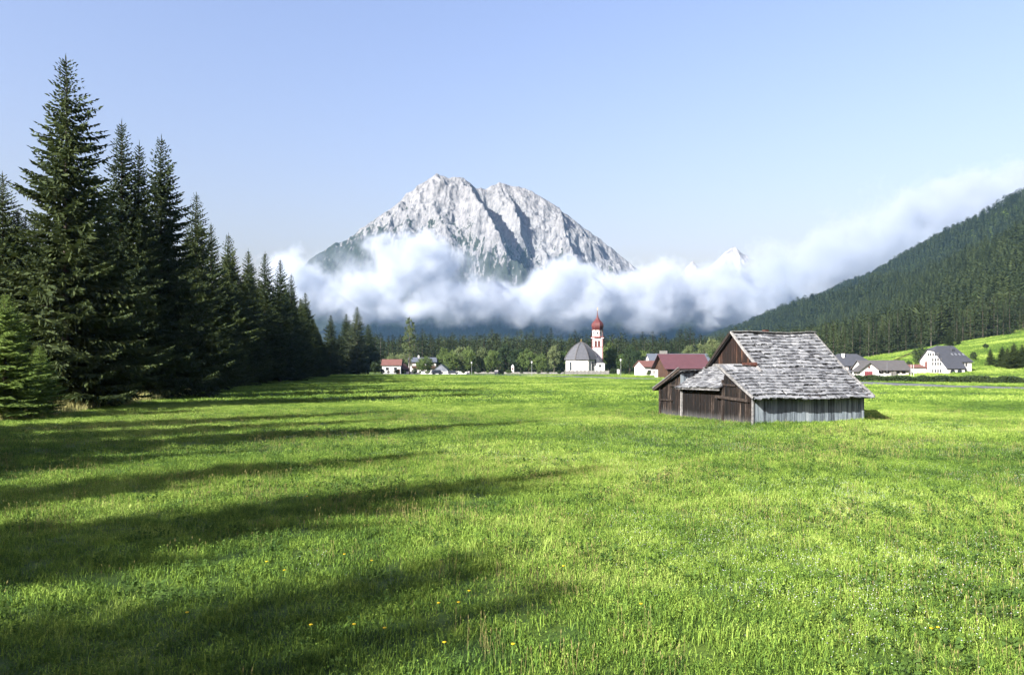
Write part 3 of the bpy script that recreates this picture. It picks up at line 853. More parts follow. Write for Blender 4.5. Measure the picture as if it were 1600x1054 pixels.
def wood(name, xr, yr, spacing, keep, protos, label, seed, hr=(.75, 1.15), zf=ground_z):
    rng = np.random.default_rng(seed)
    xs = np.arange(*xr, spacing); ys = np.arange(*yr, spacing)
    X, Y = np.meshgrid(xs, ys); X = X.ravel() + rng.uniform(-.5, .5, X.size) * spacing; Y = Y.ravel() + rng.uniform(-.5, .5, Y.size) * spacing
    k = keep(X, Y); X, Y = X[k], Y[k]
    Z = zf(X, Y) - .3
    n = len(X); s = rng.uniform(*hr, n) * (1 + .25 * (fbm(X / 60, Y / 60, 2, 5) - .5)); w = rng.uniform(.85, 1.2, n)
    rot = np.stack([rng.normal(0, .02, n), rng.normal(0, .02, n), rng.uniform(0, 6.28, n)], 1)
    print(name, n)
    return instancer(name, np.stack([X, Y, Z], 1), rot, np.stack([s * w, s * w, s], 1), rng.integers(0, len(protos), n), protos, label)

def hill_c(x, y): return (x - (0.2089 * np.minimum(y, 1000) + 0.03 * np.maximum(y - 1000, 0))) * 0.979
def in_frame(x, y, m=.03): return np.abs(x / np.maximum(y, 1)) < .667 + m
def keep_hill_near(x, y):
    px_ = 800 + F * x / y
    foot = np.interp(px_, [1000, 1170, 1330, 1440, 1500, 1640], [445, 430, 420, 402, 418, 410])
    return in_frame(x, y, .06) & (y > foot) & (hill_c(x, y) > 40) & (hill_c(x, y) < 420) & (y < 1150)
wood('hillside_forest', (120, 900), (395, 1150), 5.6, keep_hill_near, FAR, 'dense dark spruce forest covering the near hillside on the right', 1, (.5, 1.22))
wood('upper_hillside_forest', (200, 2300), (600, 3020), 10.5, lambda x, y: in_frame(x, y, .05) & (hill_c(x, y) > 20) & (hill_c(x, y) < 900) & ((y >= 1150) | (hill_c(x, y) >= 420)), TINY, 'dense spruce forest on the higher and farther hillside', 2)
wood('valley_forest', (-420, 420), (445, 640), 6.0, lambda x, y: in_frame(x, y, .03) & (hill_c(x, y) < 60) & (x > -.24 * y), FAR, 'dense spruce forest on the valley floor behind the village', 3, (.75, 1.05))
wood('far_valley_forest', (-900, 700), (640, 3020), 24, lambda x, y: (np.abs(x / y) < .35) & (hill_c(x, y) < 30), TINY, 'thin far forest on the valley floor', 4)

# ------------------------------------------------------------------ buildings
M['white_wall'] = simple_mat('white_render', (0.42, 0.418, 0.41), 0.9, 0.2, 0.07, 1.2)
M['church_roof'] = simple_mat('church_shingle_roof', (0.055, 0.058, 0.066), 0.9, 0.2, 0.35, 2.2, bstr=.6)
M['dome_red'] = simple_mat('red_dome_shingles', (0.062, 0.013, 0.012), 0.6, 0.4, 0.25, 2.0)
M['red_trim'] = simple_mat('red_trim_paint', (0.11, 0.034, 0.032), 0.8, 0.2, 0.1)
M['slate'] = simple_mat('slate_roof', (0.032, 0.035, 0.043), 0.8, 0.3, 0.18, 1.5)
M['grey_roof'] = simple_mat('grey_roof', (0.05, 0.048, 0.048), 0.85, 0.3, 0.18, 1.5)
M['blue_roof'] = simple_mat('blue_grey_roof', (0.055, 0.065, 0.082), 0.7, 0.4, 0.15, 1.0)
M['red_roof'] = simple_mat('red_sheet_roof', (0.062, 0.026, 0.030), 0.6, 0.4, 0.12, 1.0)
M['tile_roof'] = simple_mat('red_tile_roof', (0.095, 0.045, 0.038), 0.85, 0.2, 0.25, 2.5)
M['brown_wood'] = wood_mat('brown_boarding', [(0.012, 0.008, 0.006), (0.035, 0.019, 0.013), (0.06, 0.034, 0.022)], scale=(9, 9, .8))
M['dark_wood'] = wood_mat('dark_boarding', [(0.02, 0.013, 0.010), (0.05, 0.03, 0.02), (0.08, 0.05, 0.035)], scale=(9, 9, .8))
M['glass'] = simple_mat('window_glass', (0.02, 0.025, 0.03), 0.15, 0.6, 0.1)
M['pale_glass'] = simple_mat('greenhouse_glass', (0.09, 0.10, 0.12), 0.3, 0.5, 0.4, 1.0)
M['louvre'] = simple_mat('louvre_wood', (0.06, 0.025, 0.02), 0.9, 0.2, 0.2)
M['stone'] = simple_mat('stone_wall', (0.12, 0.118, 0.11), 0.95, 0.1, 0.25, 1.5, bstr=.5)
M['metal'] = simple_mat('lamp_metal', (0.16, 0.17, 0.18), 0.5, 0.5, 0.1, metal=.5)
M['gold'] = simple_mat('gilt_metal', (0.75, 0.55, 0.2), 0.35, 0.5, 0.1, metal=.8)
M['red_door'] = simple_mat('red_doors', (0.10, 0.02, 0.025), 0.7, 0.3, 0.1)

def win(parent, c, n, w, h, frame='white_wall', arch=False, pane='glass', depth=.10, fw=.09):
    """window on a wall: centre c, outward normal n (2d), frame proud of the wall, pane inside it"""
    n = Vector((n[0], n[1], 0)).normalized(); s = Vector((-n.y, n.x, 0)); up = Vector((0, 0, 1)); c = Vector(c)
    def outline(w, h):
        if not arch: return [(-w / 2, -h / 2), (w / 2, -h / 2), (w / 2, h / 2), (-w / 2, h / 2)]
        pts = [(-w / 2, -h / 2), (w / 2, -h / 2)]
        return pts + [(w / 2 * math.cos(a), h / 2 - w / 2 + w / 2 * math.sin(a)) for a in np.linspace(0, math.pi, 9)]
    oi, oo = outline(w, h), outline(w + 2 * fw, h + 2 * fw)
    mb = MB(); k = len(oi)
    for i in range(k):
        j = (i + 1) % k
        q = lambda p, d: c + s * p[0] + up * p[1] + n * d
        mb.hexa([q(oi[i], -.02), q(oi[j], -.02), q(oo[j], -.02), q(oo[i], -.02), q(oi[i], depth), q(oi[j], depth), q(oo[j], depth), q(oo[i], depth)])
    fr = mb.build('window', M[frame], parent)
    pm = MB().poly([c + s * p[0] + up * p[1] + n * .025 for p in oi]); pm.build('pane', M[pane], fr)
    return fr

def gable_house(name, label, cat, X, Y, rz, L, W, he, hr, wall, roofm, over=.5, hip=0.0, wins=(), base=None, ridge_off=0.0, verge=.5, eave_b=None, group=None):
    """house with local x along the ridge, front wall at y = -W/2"""
    z0 = gz(X, Y) if base is None else base
    o = empty(name, (X, Y, z0 - .2), rz); tag(o, label, cat, group)
    eb = he if eave_b is None else eave_b
    rY = ridge_off
    mb = MB()
    prof = [(-W / 2, 0), (W / 2, 0), (W / 2, eb + .2), (rY, hr + .08), (-W / 2, he + .2)]
    l0 = [(-L / 2, y, z) for y, z in prof]; l1 = [(L / 2, y, z) for y, z in prof]
    if hip:      # clipped gables
        t = 1 - hip
        pr2 = [(-W / 2, 0), (W / 2, 0), (W / 2, eb + .2), (rY + (W / 2 - rY) * (1 - t), eb + .2 + (hr - eb) * t - .12), (rY - (W / 2 + rY) * (1 - t), he + .2 + (hr - he) * t - .12), (-W / 2, he + .2)]
        l0 = [(-L / 2, y, z) for y, z in pr2]; l1 = [(L / 2, y, z) for y, z in pr2]
    mb.poly(list(reversed(l0))); mb.poly(l1)
    for i in range(len(l0)):
        j = (i + 1) % len(l0); mb.poly([l0[i], l0[j], l1[j], l1[i]])
    mb.build('wall', M[wall], o)
    rb = MB()
    sf = (hr - he) / (W / 2 + rY); sb = (hr - eb) / (W / 2 - rY)
    x0, x1 = -L / 2 - verge, L / 2 + verge
    yf, yb = -W / 2 - over, W / 2 + over
    zf, zb = he + .2 - over * sf, eb + .2 - over * sb
    zr = hr + .22
    if not hip:
        rb.slab([(x0, yf, zf + .14), (x1, yf, zf + .14), (x1, rY, zr), (x0, rY, zr)], .14)
        rb.slab([(x1, yb, zb + .14), (x0, yb, zb + .14), (x0, rY + .003, zr - .003), (x1, rY + .003, zr - .003)], .14)
    else:
        hx = (W / 2) * hip * 1.0; yh0 = rY - (W / 2 + rY) * hip; yh1 = rY + (W / 2 - rY) * hip; zh = zr - (hr - he) * hip; zh1 = zr - (hr - eb) * hip
        top = [(x0 + hx, rY, zr), (x1 - hx, rY, zr)]
        rb.poly([(x0, yf, zf + .14), (x1, yf, zf + .14), (x1, yh0, zh), top[1], top[0], (x0, yh0, zh)])
        rb.poly([(x1, yb, zb + .14), (x0, yb, zb + .14), (x0, yh1, zh1), top[0], top[1], (x1, yh1, zh1)])
        rb.poly([(x0, yh1, zh1), (x0, yh0, zh), top[0]]); rb.poly([(x1, yh0, zh), (x1, yh1, zh1), top[1]])
        rb.poly([(x0, yf, zf), (x0, yb, zb), (x0, yh1, zh1 - .12), (x0, yh0, zh - .12)][::-1])
        rb.poly([(x0, yf, zf), (x1, yf, zf), (x1, yf, zf + .14), (x0, yf, zf + .14)])
    ro = rb.build('roof', M[roofm], o)
    for w_ in wins:
        face, s, z, w, h = w_[:5]; kw = w_[5] if len(w_) > 5 else {}
        c, n = {'F': ((s, -W / 2, z + .2), (0, -1)), 'L': ((-L / 2, s, z + .2), (-1, 0)), 'R': ((L / 2, s, z + .2), (1, 0)), 'B': ((s, W / 2, z + .2), (0, 1))}[face]
        win(o, c, n, w, h, **kw)
    return o, ro

def part(parent, name, mat, fn, smooth=False):
    mb = MB(); fn(mb); return mb.build(name, M[mat], parent, smooth)

# --- church
CY = 356.0; cs = CY / F
cx = (908 - 800) * cs
ch = empty('church', (cx, CY, -.1), math.radians(-8))
tag(ch, 'white church with red onion dome tower and curved shingle roof', 'church')
HW = 6.6       # wall height
def hexr(r, n=8, rot=0): return [(r * math.cos(rot + 2 * math.pi * k / n), r * math.sin(rot + 2 * math.pi * k / n)) for k in range(n)]
R8 = 7.6; rot8 = math.radians(22.5) + math.radians(6)
ring = hexr(R8, 8, rot8)
mb = MB()
for i in range(8):
    a, b = ring[i], ring[(i + 1) % 8]; mb.poly([(*a, 0), (*b, 0), (*b, HW), (*a, HW)])
mb.build('choir_wall', M['white_wall'], ch)
part(ch, 'nave_wall', 'white_wall', lambda m: m.box(-5.8, 5.8, 2.0, 22, 0, HW - .04))
prof = [(R8 + .75, HW - .25), (R8 + .7, HW), (R8 - .1, HW + 1.5), (R8 - 1.2, HW + 3.2), (R8 - 2.6, HW + 4.9), (R8 - 4.2, HW + 6.4), (R8 - 6.0, HW + 7.5), (.25, HW + 8.1), (.05, HW + 8.3)]
rf = part(ch, 'choir_roof', 'church_roof', lambda m: m.lathe(prof, 8, (0, 0), rot8))
for i in range(8):
    a = rot8 + 2 * math.pi * i / 8
    part(rf, 'hip_ridge', 'grey_roof', lambda m: [m.bar((r0 * math.cos(a), r0 * math.sin(a), z0 + .08), (r1 * math.cos(a), r1 * math.sin(a), z1 + .08), .4, .16) for (r0, z0), (r1, z1) in zip(prof[1:-2], prof[2:-1])])
nr = MB(); nr.slab([(-6.5, 2.5, HW - .3), (-6.5, 22.4, HW - .3), (0, 22.4, HW + 7.2), (0, 2.5, HW + 7.2)][::-1], .2); nr.slab([(6.5, 22.4, HW - .3), (6.5, 2.5, HW - .3), (0.003, 2.5, HW + 7.197), (0.003, 22.4, HW + 7.197)][::-1], .2)
nr.build('nave_roof', M['church_roof'], ch)
part(rf, 'finial', 'gold', lambda m: (m.tube([(0, 0, HW + 8.2), (0, 0, HW + 9.2)], [.09, .05], 6), m.lathe([(.02, HW + 8.9), (.25, HW + 9.15), (.02, HW + 9.4)], 8)))
for i in (4, 5, 6):
    a, b = Vector(ring[i]), Vector(ring[(i + 1) % 8]); mid = (a + b) / 2
    if i == 5: continue
    win(ch, (mid.x * .999, mid.y * .999, 3.5), mid, 1.25, 4.0, arch=True, fw=.14)
i = 7; a, b = Vector(ring[7]), Vector(ring[0]); mid = (a + b) / 2; win(ch, (mid.x, mid.y, 3.5), mid, 1.25, 4.0, arch=True, fw=.14)
mid = (Vector(ring[5]) + Vector(ring[6])) / 2
win(ch, (mid.x + 1.2, mid.y, .9), mid, .6, .7)
# tower
tx, ty, tw = 7.4, 5.5, 2.55
TH = 16.4
part(ch, 'tower_wall', 'white_wall', lambda m: m.box(tx - tw, tx + tw, ty - tw, ty + tw, 0, TH))
for sx in (-1, 1):
    for sy in (-1, 1):
        part(ch, 'corner_stripe', 'red_trim', lambda m: m.box(tx + sx * tw - .28, tx + sx * tw + .28, ty + sy * tw - .28 + .25 * 0, ty + sy * tw + .28, 5.2, TH - .1) if False else m.box(min(tx + sx * (tw + .04), tx + sx * (tw - .36)), max(tx + sx * (tw + .04), tx + sx * (tw - .36)), min(ty + sy * (tw + .04), ty + sy * (tw - .36)), max(ty + sy * (tw + .04), ty + sy * (tw - .36)), 5.2, TH - .1))
part(ch, 'cornice', 'red_trim', lambda m: m.box(tx - tw - .12, tx + tw + .12, ty - tw - .12, ty + tw + .12, 12.2, 12.5))
part(ch, 'cornice', 'white_wall', lambda m: m.box(tx - tw - .3, tx + tw + .3, ty - tw - .3, ty + tw + .3, TH, TH + .35))
for s in (-.75, .75):
    win(ch, (tx + s, ty - tw, 14.0), (0, -1), .95, 2.7, frame='red_trim', arch=True, pane='louvre', fw=.1)
    win(ch, (tx - tw, ty + s, 14.0), (-1, 0), .95, 2.7, frame='red_trim', arch=True, pane='louvre', fw=.1)
win(ch, (tx + .05, ty - tw, 11.0), (0, -1), .35, .8); win(ch, (tx + .05, ty - tw, 7.6), (0, -1), .35, .8)
part(ch, 'tower_skirt', 'red_trim', lambda m: m.lathe([(tw * 1.40, TH + .3), (tw * 1.12, TH + .95)], 8, (tx, ty), math.radians(22.5)))
part(ch, 'octagon_wall', 'white_wall', lambda m: m.lathe([(tw * 1.02, TH + .7), (tw * 1.02, TH + 4.0)], 8, (tx, ty), math.radians(22.5)))
for k in range(8):
    a = math.radians(22.5) + math.pi / 4 * k; rr = tw * 1.03
    part(ch, 'corner_stripe', 'red_trim', lambda m: m.bar((tx + rr * math.cos(a), ty + rr * math.sin(a), TH + .9), (tx + rr * math.cos(a), ty + rr * math.sin(a), TH + 3.9), .22, .22, (0, 1, 0)))
    a2 = math.pi / 4 * k; r2 = tw * 1.02 * math.cos(math.pi / 8)
    if math.sin(a2) < .3: win(ch, (tx + r2 * math.cos(a2), ty + r2 * math.sin(a2), TH + 2.5), (math.cos(a2), math.sin(a2)), .75, 1.0, frame='white_wall', arch=True, fw=.08)
part(ch, 'cornice', 'red_trim', lambda m: m.lathe([(tw * 1.15, TH + 4.0), (tw * 1.2, TH + 4.3)], 8, (tx, ty), math.radians(22.5)))
D0 = TH + 4.3
onion = [(2.35, D0), (2.75, D0 + .5), (3.0, D0 + 1.3), (3.0, D0 + 2.0), (2.75, D0 + 2.8), (2.2, D0 + 3.5), (1.45, D0 + 4.2), (.85, D0 + 4.9), (.5, D0 + 5.7), (.28, D0 + 6.8), (.16, D0 + 8.0), (.08, D0 + 8.6)]
dm = part(ch, 'onion_dome', 'dome_red', lambda m: m.lathe(onion, 8, (tx, ty), math.radians(22.5)))
part(dm, 'ball', 'gold', lambda m: m.lathe([(.05, D0 + 8.5), (.3, D0 + 8.8), (.05, D0 + 9.1)], 8, (tx, ty)))
part(dm, 'cross', 'gold', lambda m: (m.bar((tx, ty, D0 + 9), (tx, ty, D0 + 10.4), .12, .12, (0, 1, 0)), m.bar((tx - .4, ty, D0 + 9.9), (tx + .4, ty, D0 + 9.9), .12, .12)))
# sacristy beside the tower
part(ch, 'sacristy_wall', 'white_wall', lambda m: m.box(6.0, 10.9, -3.4, 6.5, 0, 4.9))
sr_ = MB()
sr_.slab([(11.5, -3.9, 4.5), (11.5, 7.0, 4.5), (8.6, 7.0, 6.4), (8.6, -3.9, 6.4)], .15); sr_.slab([(8.6, -3.9, 6.4), (8.6, 7.0, 6.4), (5.0, 5.0, 10.6), (5.0, -1.0, 10.6)], .15)
sr_.poly([(6.0, -3.41, 4.8), (10.9, -3.41, 4.8), (8.6, -3.41, 6.3), (7.4, -3.41, 7.4)])
sr_.build('sacristy_roof', M['slate'], ch)
win(ch, (8.8, -3.4, 3.6), (0, -1), 1.0, 1.0, frame='stone')

# --- churchyard wall: panels between piers
def low_wall(name, label, x0p, Y0, x1p, Y1, h, mat, pier, n):
    a = Vector(((x0p - 800) / F * Y0, Y0, 0)); b = Vector(((x1p - 800) / F * Y1, Y1, 0))
    o = empty(name, a); tag(o, label, 'wall')
    d = (b - a); L = d.length; d.normalize()
    for k in range(n):
        p, q = d * (L * k / n + .22), d * (L * (k + 1) / n - .22)
        part(o, 'wall_panel', mat, lambda m: m.bar(p + Vector((0, 0, h / 2 - .1)), q + Vector((0, 0, h / 2 - .1)), .3, h + .2))
    for k in range(n + 1):
        p = d * (L * k / n)
        part(o, 'pier', pier, lambda m: m.bar(p + Vector((0, 0, -.3)), p + Vector((0, 0, h + .18)), .44, .44, (0, 1, 0)))
    return o
low_wall('churchyard_wall', 'low stone wall with piers in front of the church', 883, 320, 951, 318, 1.5, 'stone', 'stone', 11)
low_wall('churchyard_wall', 'long white churchyard wall left of the church', 742, 345, 880, 330, .75, 'stone', 'stone', 16)  # white wall muted to stone grey: its shading put into the colour
low_wall('garden_wall', 'white garden wall behind the parked cars', 632, 330, 733, 328, 1.1, 'white_wall', 'white_wall', 12)

# --- houses
def at(px_, Y): return (px_ - 800) / F * Y
W1 = dict(frame='dark_wood', fw=.08)
o, r = gable_house('house', 'white house with red tiled roof right of the small grove', 'house', at(611, 345), 348, math.radians(4), 8.2, 8, 3.9, 6.5, 'white_wall', 'tile_roof', wins=[('F', 1.8, 2.2, 1.1, 1.2, W1), ('F', -1.8, 2.2, 1.1, 1.2, W1), ('F', 3.2, 1.0, 1.0, 2.0, dict(frame='dark_wood', fw=.1, pane='louvre'))])
o, r = gable_house('shed', 'dark wooden shed with red roof beside the white house', 'shed', at(625.5, 350), 353, math.radians(70), 6, 5, 2.2, 4.6, 'dark_wood', 'tile_roof')
o, r = gable_house('house', 'white house with blue grey roof behind the slim tree', 'house', at(660, 372), 372, math.radians(6), 13, 9, 5.6, 7.6, 'white_wall', 'blue_roof', over=.9, wins=[('F', s, 4.4, .9, 1.5, W1) for s in (-2.5, -1.0, 2.4, 3.8)] + [('F', 3.0, 1.6, 1.6, 1.5, W1), ('F', 0, 1.6, 1.2, 1.5, W1)])
part(o, 'balcony', 'dark_wood', lambda m: m.box(-5, 6.3, -5.6, -4.52, 2.7, 3.75))
part(r, 'chimney', 'white_wall', lambda m: m.box(-2.2, -1.5, -.4, .4, 7, 8.8))
gable_house('glasshouse', 'pale gabled greenhouse behind the parked cars', 'greenhouse', at(691, 352), 352, math.radians(85), 7, 6, 1.6, 4.3, 'pale_glass', 'pale_glass', over=.1, verge=.1)
o, r = gable_house('house', 'small white house with reddish roof left of the red barn', 'house', at(1019, 268), 275, math.radians(20), 7.5, 7, 3.3, 5.4, 'white_wall', 'tile_roof', wins=[('F', -1.8, 1.4, 1, 1, W1), ('F', .6, 1.4, 1, 1, W1)])
o, r = gable_house('house', 'long house with blue grey roof behind the red barn', 'house', at(1058, 300), 300, math.radians(2), 23, 9, 5.4, 8.3, 'white_wall', 'blue_roof')
part(r, 'chimney', 'stone', lambda m: m.box(-6.8, -4.0, -.7, .7, 7.2, 9.6))
# red barn
o, r = gable_house('red_roof_barn', 'brown boarded barn with dark red sheet roof behind the hay barn', 'barn', at(1069, 222), 226, math.radians(14), 12.5, 8.6, 3.1, 7.0, 'brown_wood', 'red_roof', over=.7, verge=1.2)
part(o, 'white_foot', 'white_wall', lambda m: m.box(-6.42, -6.26, 2.4, 4.32, 0, 2.6))
# right hand side
W2 = dict(frame='white_wall', fw=.05)
o, r = gable_house('house', 'white farmhouse with dark hipped roof half hidden by the hay barn roof', 'house', at(1330, 255), 258, math.radians(2), 10.5, 9, 3.6, 7.3, 'white_wall', 'slate', hip=.55, wins=[('F', s, 2.6, .7, 1.1, dict(frame='tile_roof', fw=.06)) for s in (-3.6, -1.4, 1.0, 3.4)])
part(r, 'chimney', 'white_wall', lambda m: m.box(-2.4, -1.7, -1.6, -.9, 5.5, 7.6))
part(o, 'porch_roof', 'blue_roof', lambda m: m.slab([(-3.2, -7.2, 1.5), (2.6, -7.2, 1.5), (2.6, -4.52, 2.1), (-3.2, -4.52, 2.1)], .12))
o, r = gable_house('long_building', 'long low white building with brown grey roof and red doors', 'building', at(1383, 228), 231, math.radians(3), 13.6, 7, 2.4, 4.9, 'white_wall', 'grey_roof', over=.9, wins=[('F', s, 1.5, .9, 1.0, W1) for s in (-1.6, .2, 3.4, 5.2)])
part(o, 'fence_screen', 'stone', lambda m: [m.box(.9 + .2 * k, 1.06 + .2 * k, -4.4, -4.3, 0, 1.7) for k in range(8)])
o2, r2 = gable_house('garage', 'small white gable with red double doors at the end of the long building', 'garage', at(1353, 226), 226, math.radians(84), 5.5, 5.2, 2.3, 4.5, 'white_wall', 'grey_roof', over=.8, verge=.7)
for k, s in enumerate((-.85, .3)):
    part(o2, 'door', 'red_door', lambda m: m.box(-2.82, -2.76, s - .05, s + 1.05, .1, 2.1))
part(o2, 'gable_opening', 'louvre', lambda m: m.box(-2.80, -2.755, -.3, .3, 3.0, 3.6))
o, r = gable_house('shed', 'low shed with red roof left of the big white house', 'shed', at(1432, 236), 236, math.radians(2), 7.5, 4.5, 2.0, 2.9, 'white_wall', 'tile_roof', over=.4)

# big white house with clipped gable
bw = empty('big_white_house', (at(1480, 226), 226, gz(at(1480, 226), 226) - .3), math.radians(14))
tag(bw, 'big white house with slate clipped gable roof above the hedge', 'house')
fz, bz, rz_, rb_, Wd, Ln = 2.2, 4.2, 8.7, 6.2, 10.6, 10.6
tcl = .76
gprof = [(0, 0), (0, fz), (rb_ * tcl, fz + (rz_ - fz) * tcl), (rb_ + (Wd - rb_) * (1 - tcl), bz + (rz_ - bz) * tcl), (Wd, bz), (Wd, 0)]
mb = MB()
mb.poly([(0, y, z) for y, z in gprof])
mb.poly([(0, 0, 0), (6.3, 0, 0), (6.3, 0, fz), (0, 0, fz)]); mb.poly([(6.3, 0, 0), (6.3, 1.9, 0), (6.3, 1.9, 4.0), (6.3, 0, fz)])
mb.poly([(6.3, 1.9, 0), (Ln, 1.9, 0), (Ln, 1.9, 4.1), (6.3, 1.9, 4.1)]); mb.poly([(Ln, 1.9, 0), (Ln, Wd, 0), (Ln, Wd, bz), (Ln, 1.9, 4.1)]); mb.poly([(0, Wd, 0), (Ln, Wd, 0), (Ln, Wd, bz), (0, Wd, bz)])
mb.build('wall', M['white_wall'], bw)
e = .35; sl = (rz_ - fz) / rb_
def fzat(y): return fz + sl * y + .12
def bzat(y): return rz_ - (rz_ - bz) / (Wd - rb_) * (y - rb_) + .12
y1, y2 = rb_ * tcl, rb_ + (Wd - rb_) * (1 - tcl)
rb = MB()
rb.poly([(-e, -e, fzat(-e)), (6.3 + e, -e, fzat(-e)), (6.3 + e, 1.55, fzat(1.55)), (Ln + e, 1.55, fzat(1.55)), (Ln - 2.6, rb_, fzat(rb_)), (2.2, rb_, fzat(rb_)), (-e, y1, fzat(y1))])
rb.poly([(-e, Wd + e, bzat(Wd + e)), (-e, y2, bzat(y2)), (2.2, rb_, bzat(rb_)), (Ln - 2.6, rb_, bzat(rb_)), (Ln + e, Wd + e, bzat(Wd + e))])
rb.poly([(-e, y1, fzat(y1)), (2.2, rb_, fzat(rb_)), (-e, y2, bzat(y2))]); rb.poly([(Ln + e, 1.55, fzat(1.55)), (Ln + e, Wd + e, bzat(Wd + e)), (Ln - 2.6, rb_, fzat(rb_))])
me_r = rb.build('roof', M['slate'], bw)
sd = me_r.modifiers.new('thick', 'SOLIDIFY'); sd.thickness = .14; sd.offset = -1
for k in range(4):     # roof lights
    yy = 3.4; xx = 5.0 + k * 1.35
    part(me_r, 'roof_light', 'metal', lambda m: m.slab([(xx, yy, fzat(yy) + .10), (xx + .6, yy, fzat(yy) + .10), (xx + .6, yy + .6, fzat(yy + .6) + .10), (xx, yy + .6, fzat(yy + .6) + .10)], .12))
part(me_r, 'dormer', 'slate', lambda m: m.hexa([(6.0, 4.6, fzat(4.6) - .1), (6.9, 4.6, fzat(4.6) - .1), (6.9, 5.9, fzat(5.6)), (6.0, 5.9, fzat(5.6)), (6.0, 4.5, fzat(4.6) + .75), (6.9, 4.5, fzat(4.6) + .75), (6.9, 5.9, fzat(5.7) + .2), (6.0, 5.9, fzat(5.7) + .2)]))
for row, (z, n, y0, dy) in enumerate([(6.2, 5, 3.4, .95), (4.6, 4, 2.4, 1.0), (3.4, 4, 2.4, 1.0), (1.3, 4, 2.4, 1.0)]):
    for k in range(n): win(bw, (0, y0 + dy * k, z), (-1, 0), .5, .85, frame='stone', fw=.05)
part(bw, 'mural', 'tile_roof', lambda m: m.box(-.04, -.005, 7.6, 8.6, 1.6, 4.0) and m.box(-.05, -.008, 7.9, 8.3, 4.0, 4.5))
for k in range(2): win(bw, (1.9 + 2.5 * k, 0, 1.1), (0, -1), 1.5, 1.4, frame='stone', arch=True, fw=.08)
for k in range(2): win(bw, (7.6 + 1.0 * k, 1.9, 3.2), (0, -1), .5, .9, frame='stone', fw=.06)
win(bw, (8.2, 1.9, 1.3), (0, -1), .9, .9, frame='stone', fw=.06)

# hedge along the road on the right
def hedge(name, label, p0, p1, h, w, n, mat):
    rng = np.random.default_rng(9); a, b = np.array(p0), np.array(p1); L = np.linalg.norm(b - a); d = (b - a) / L; nn = np.array([-d[1], d[0]])
    s = rng.uniform(0, L, n); k = rng.uniform(-.5, .5, n) * w; x = a[0] + d[0] * s + nn[0] * k; y = a[1] + d[1] * s + nn[1] * k
    z = ground_z(x, y) + rng.uniform(0, 1, n) ** .7 * h * (.75 + .5 * vnoise(s / 1.6, s * 0, 4))
    dv = rng.normal(size=(n, 3)); dv[:, 2] += .5
    V, T = rhombs(np.stack([x, y, z], 1), dv, rng.uniform(.25, .5, n), rng.uniform(.15, .3, n), rng)
    o = mesh_obj(name, np_mesh(name, V, T), M[mat]); return tag(o, label, 'hedge')
hedge('hedge', 'dark green hedge running along the road below the big white house', (at(1290, 172), 172), (at(1640, 150), 150), 1.15, 2.0, 26000, 'dark_leaf')

# lamp posts
def lamp(px_, Y, h, label):
    x = at(px_, Y); o = empty('street_lamp', (x, Y, gz(x, Y))); tag(o, label, 'street lamp', 'street lamps along the road')
    part(o, 'pole', 'metal', lambda m: m.tube([(0, 0, -.1), (0, 0, h * .5), (0, 0, h - .5)], [.08, .065, .05], 8))
    hd = part(o, 'lamp_head', 'white_wall', lambda m: m.lathe([(.08, h - .62), (.24, h - .5), (.30, h - .08), (.22, h + .05)], 10))
    part(hd, 'cap', 'metal', lambda m: m.lathe([(.33, h + .05), (.22, h + .15), (.05, h + .22)], 10))
lamp(737, 308, 5.0, 'street lamp left of the long white churchyard wall')
lamp(831, 262, 5.0, 'street lamp left of the church, on the road side')
lamp(970, 244, 5.6, 'street lamp right of the church, on the road side')
for k, (px_, Y) in enumerate([(1423.5, 222), (1427.5, 221)]):
    x = at(px_, Y); o = empty('flagpole', (x, Y, gz(x, Y))); tag(o, ['left', 'right'][k] + ' of two bare pale poles beside the big white house', 'pole')
    part(o, 'pole', 'white_wall', lambda m: m.tube([(0, 0, -.1), (0, 0, 3.4)], [.07, .05], 6)); part(o, 'knob', 'metal', lambda m: m.lathe([(.02, 3.35), (.1, 3.45), (.02, 3.55)], 6))
x = at(1386, 224); o = empty('flagpole', (x, 224, gz(x, 224))); tag(o, 'thin pole rising before the roof of the long low building', 'pole')
part(o, 'pole', 'metal', lambda m: m.tube([(0, 0, -.1), (0, 0, 4.3)], [.06, .04], 6)); part(o, 'knob', 'metal', lambda m: m.lathe([(.02, 4.25), (.1, 4.35), (.02, 4.45)], 6))

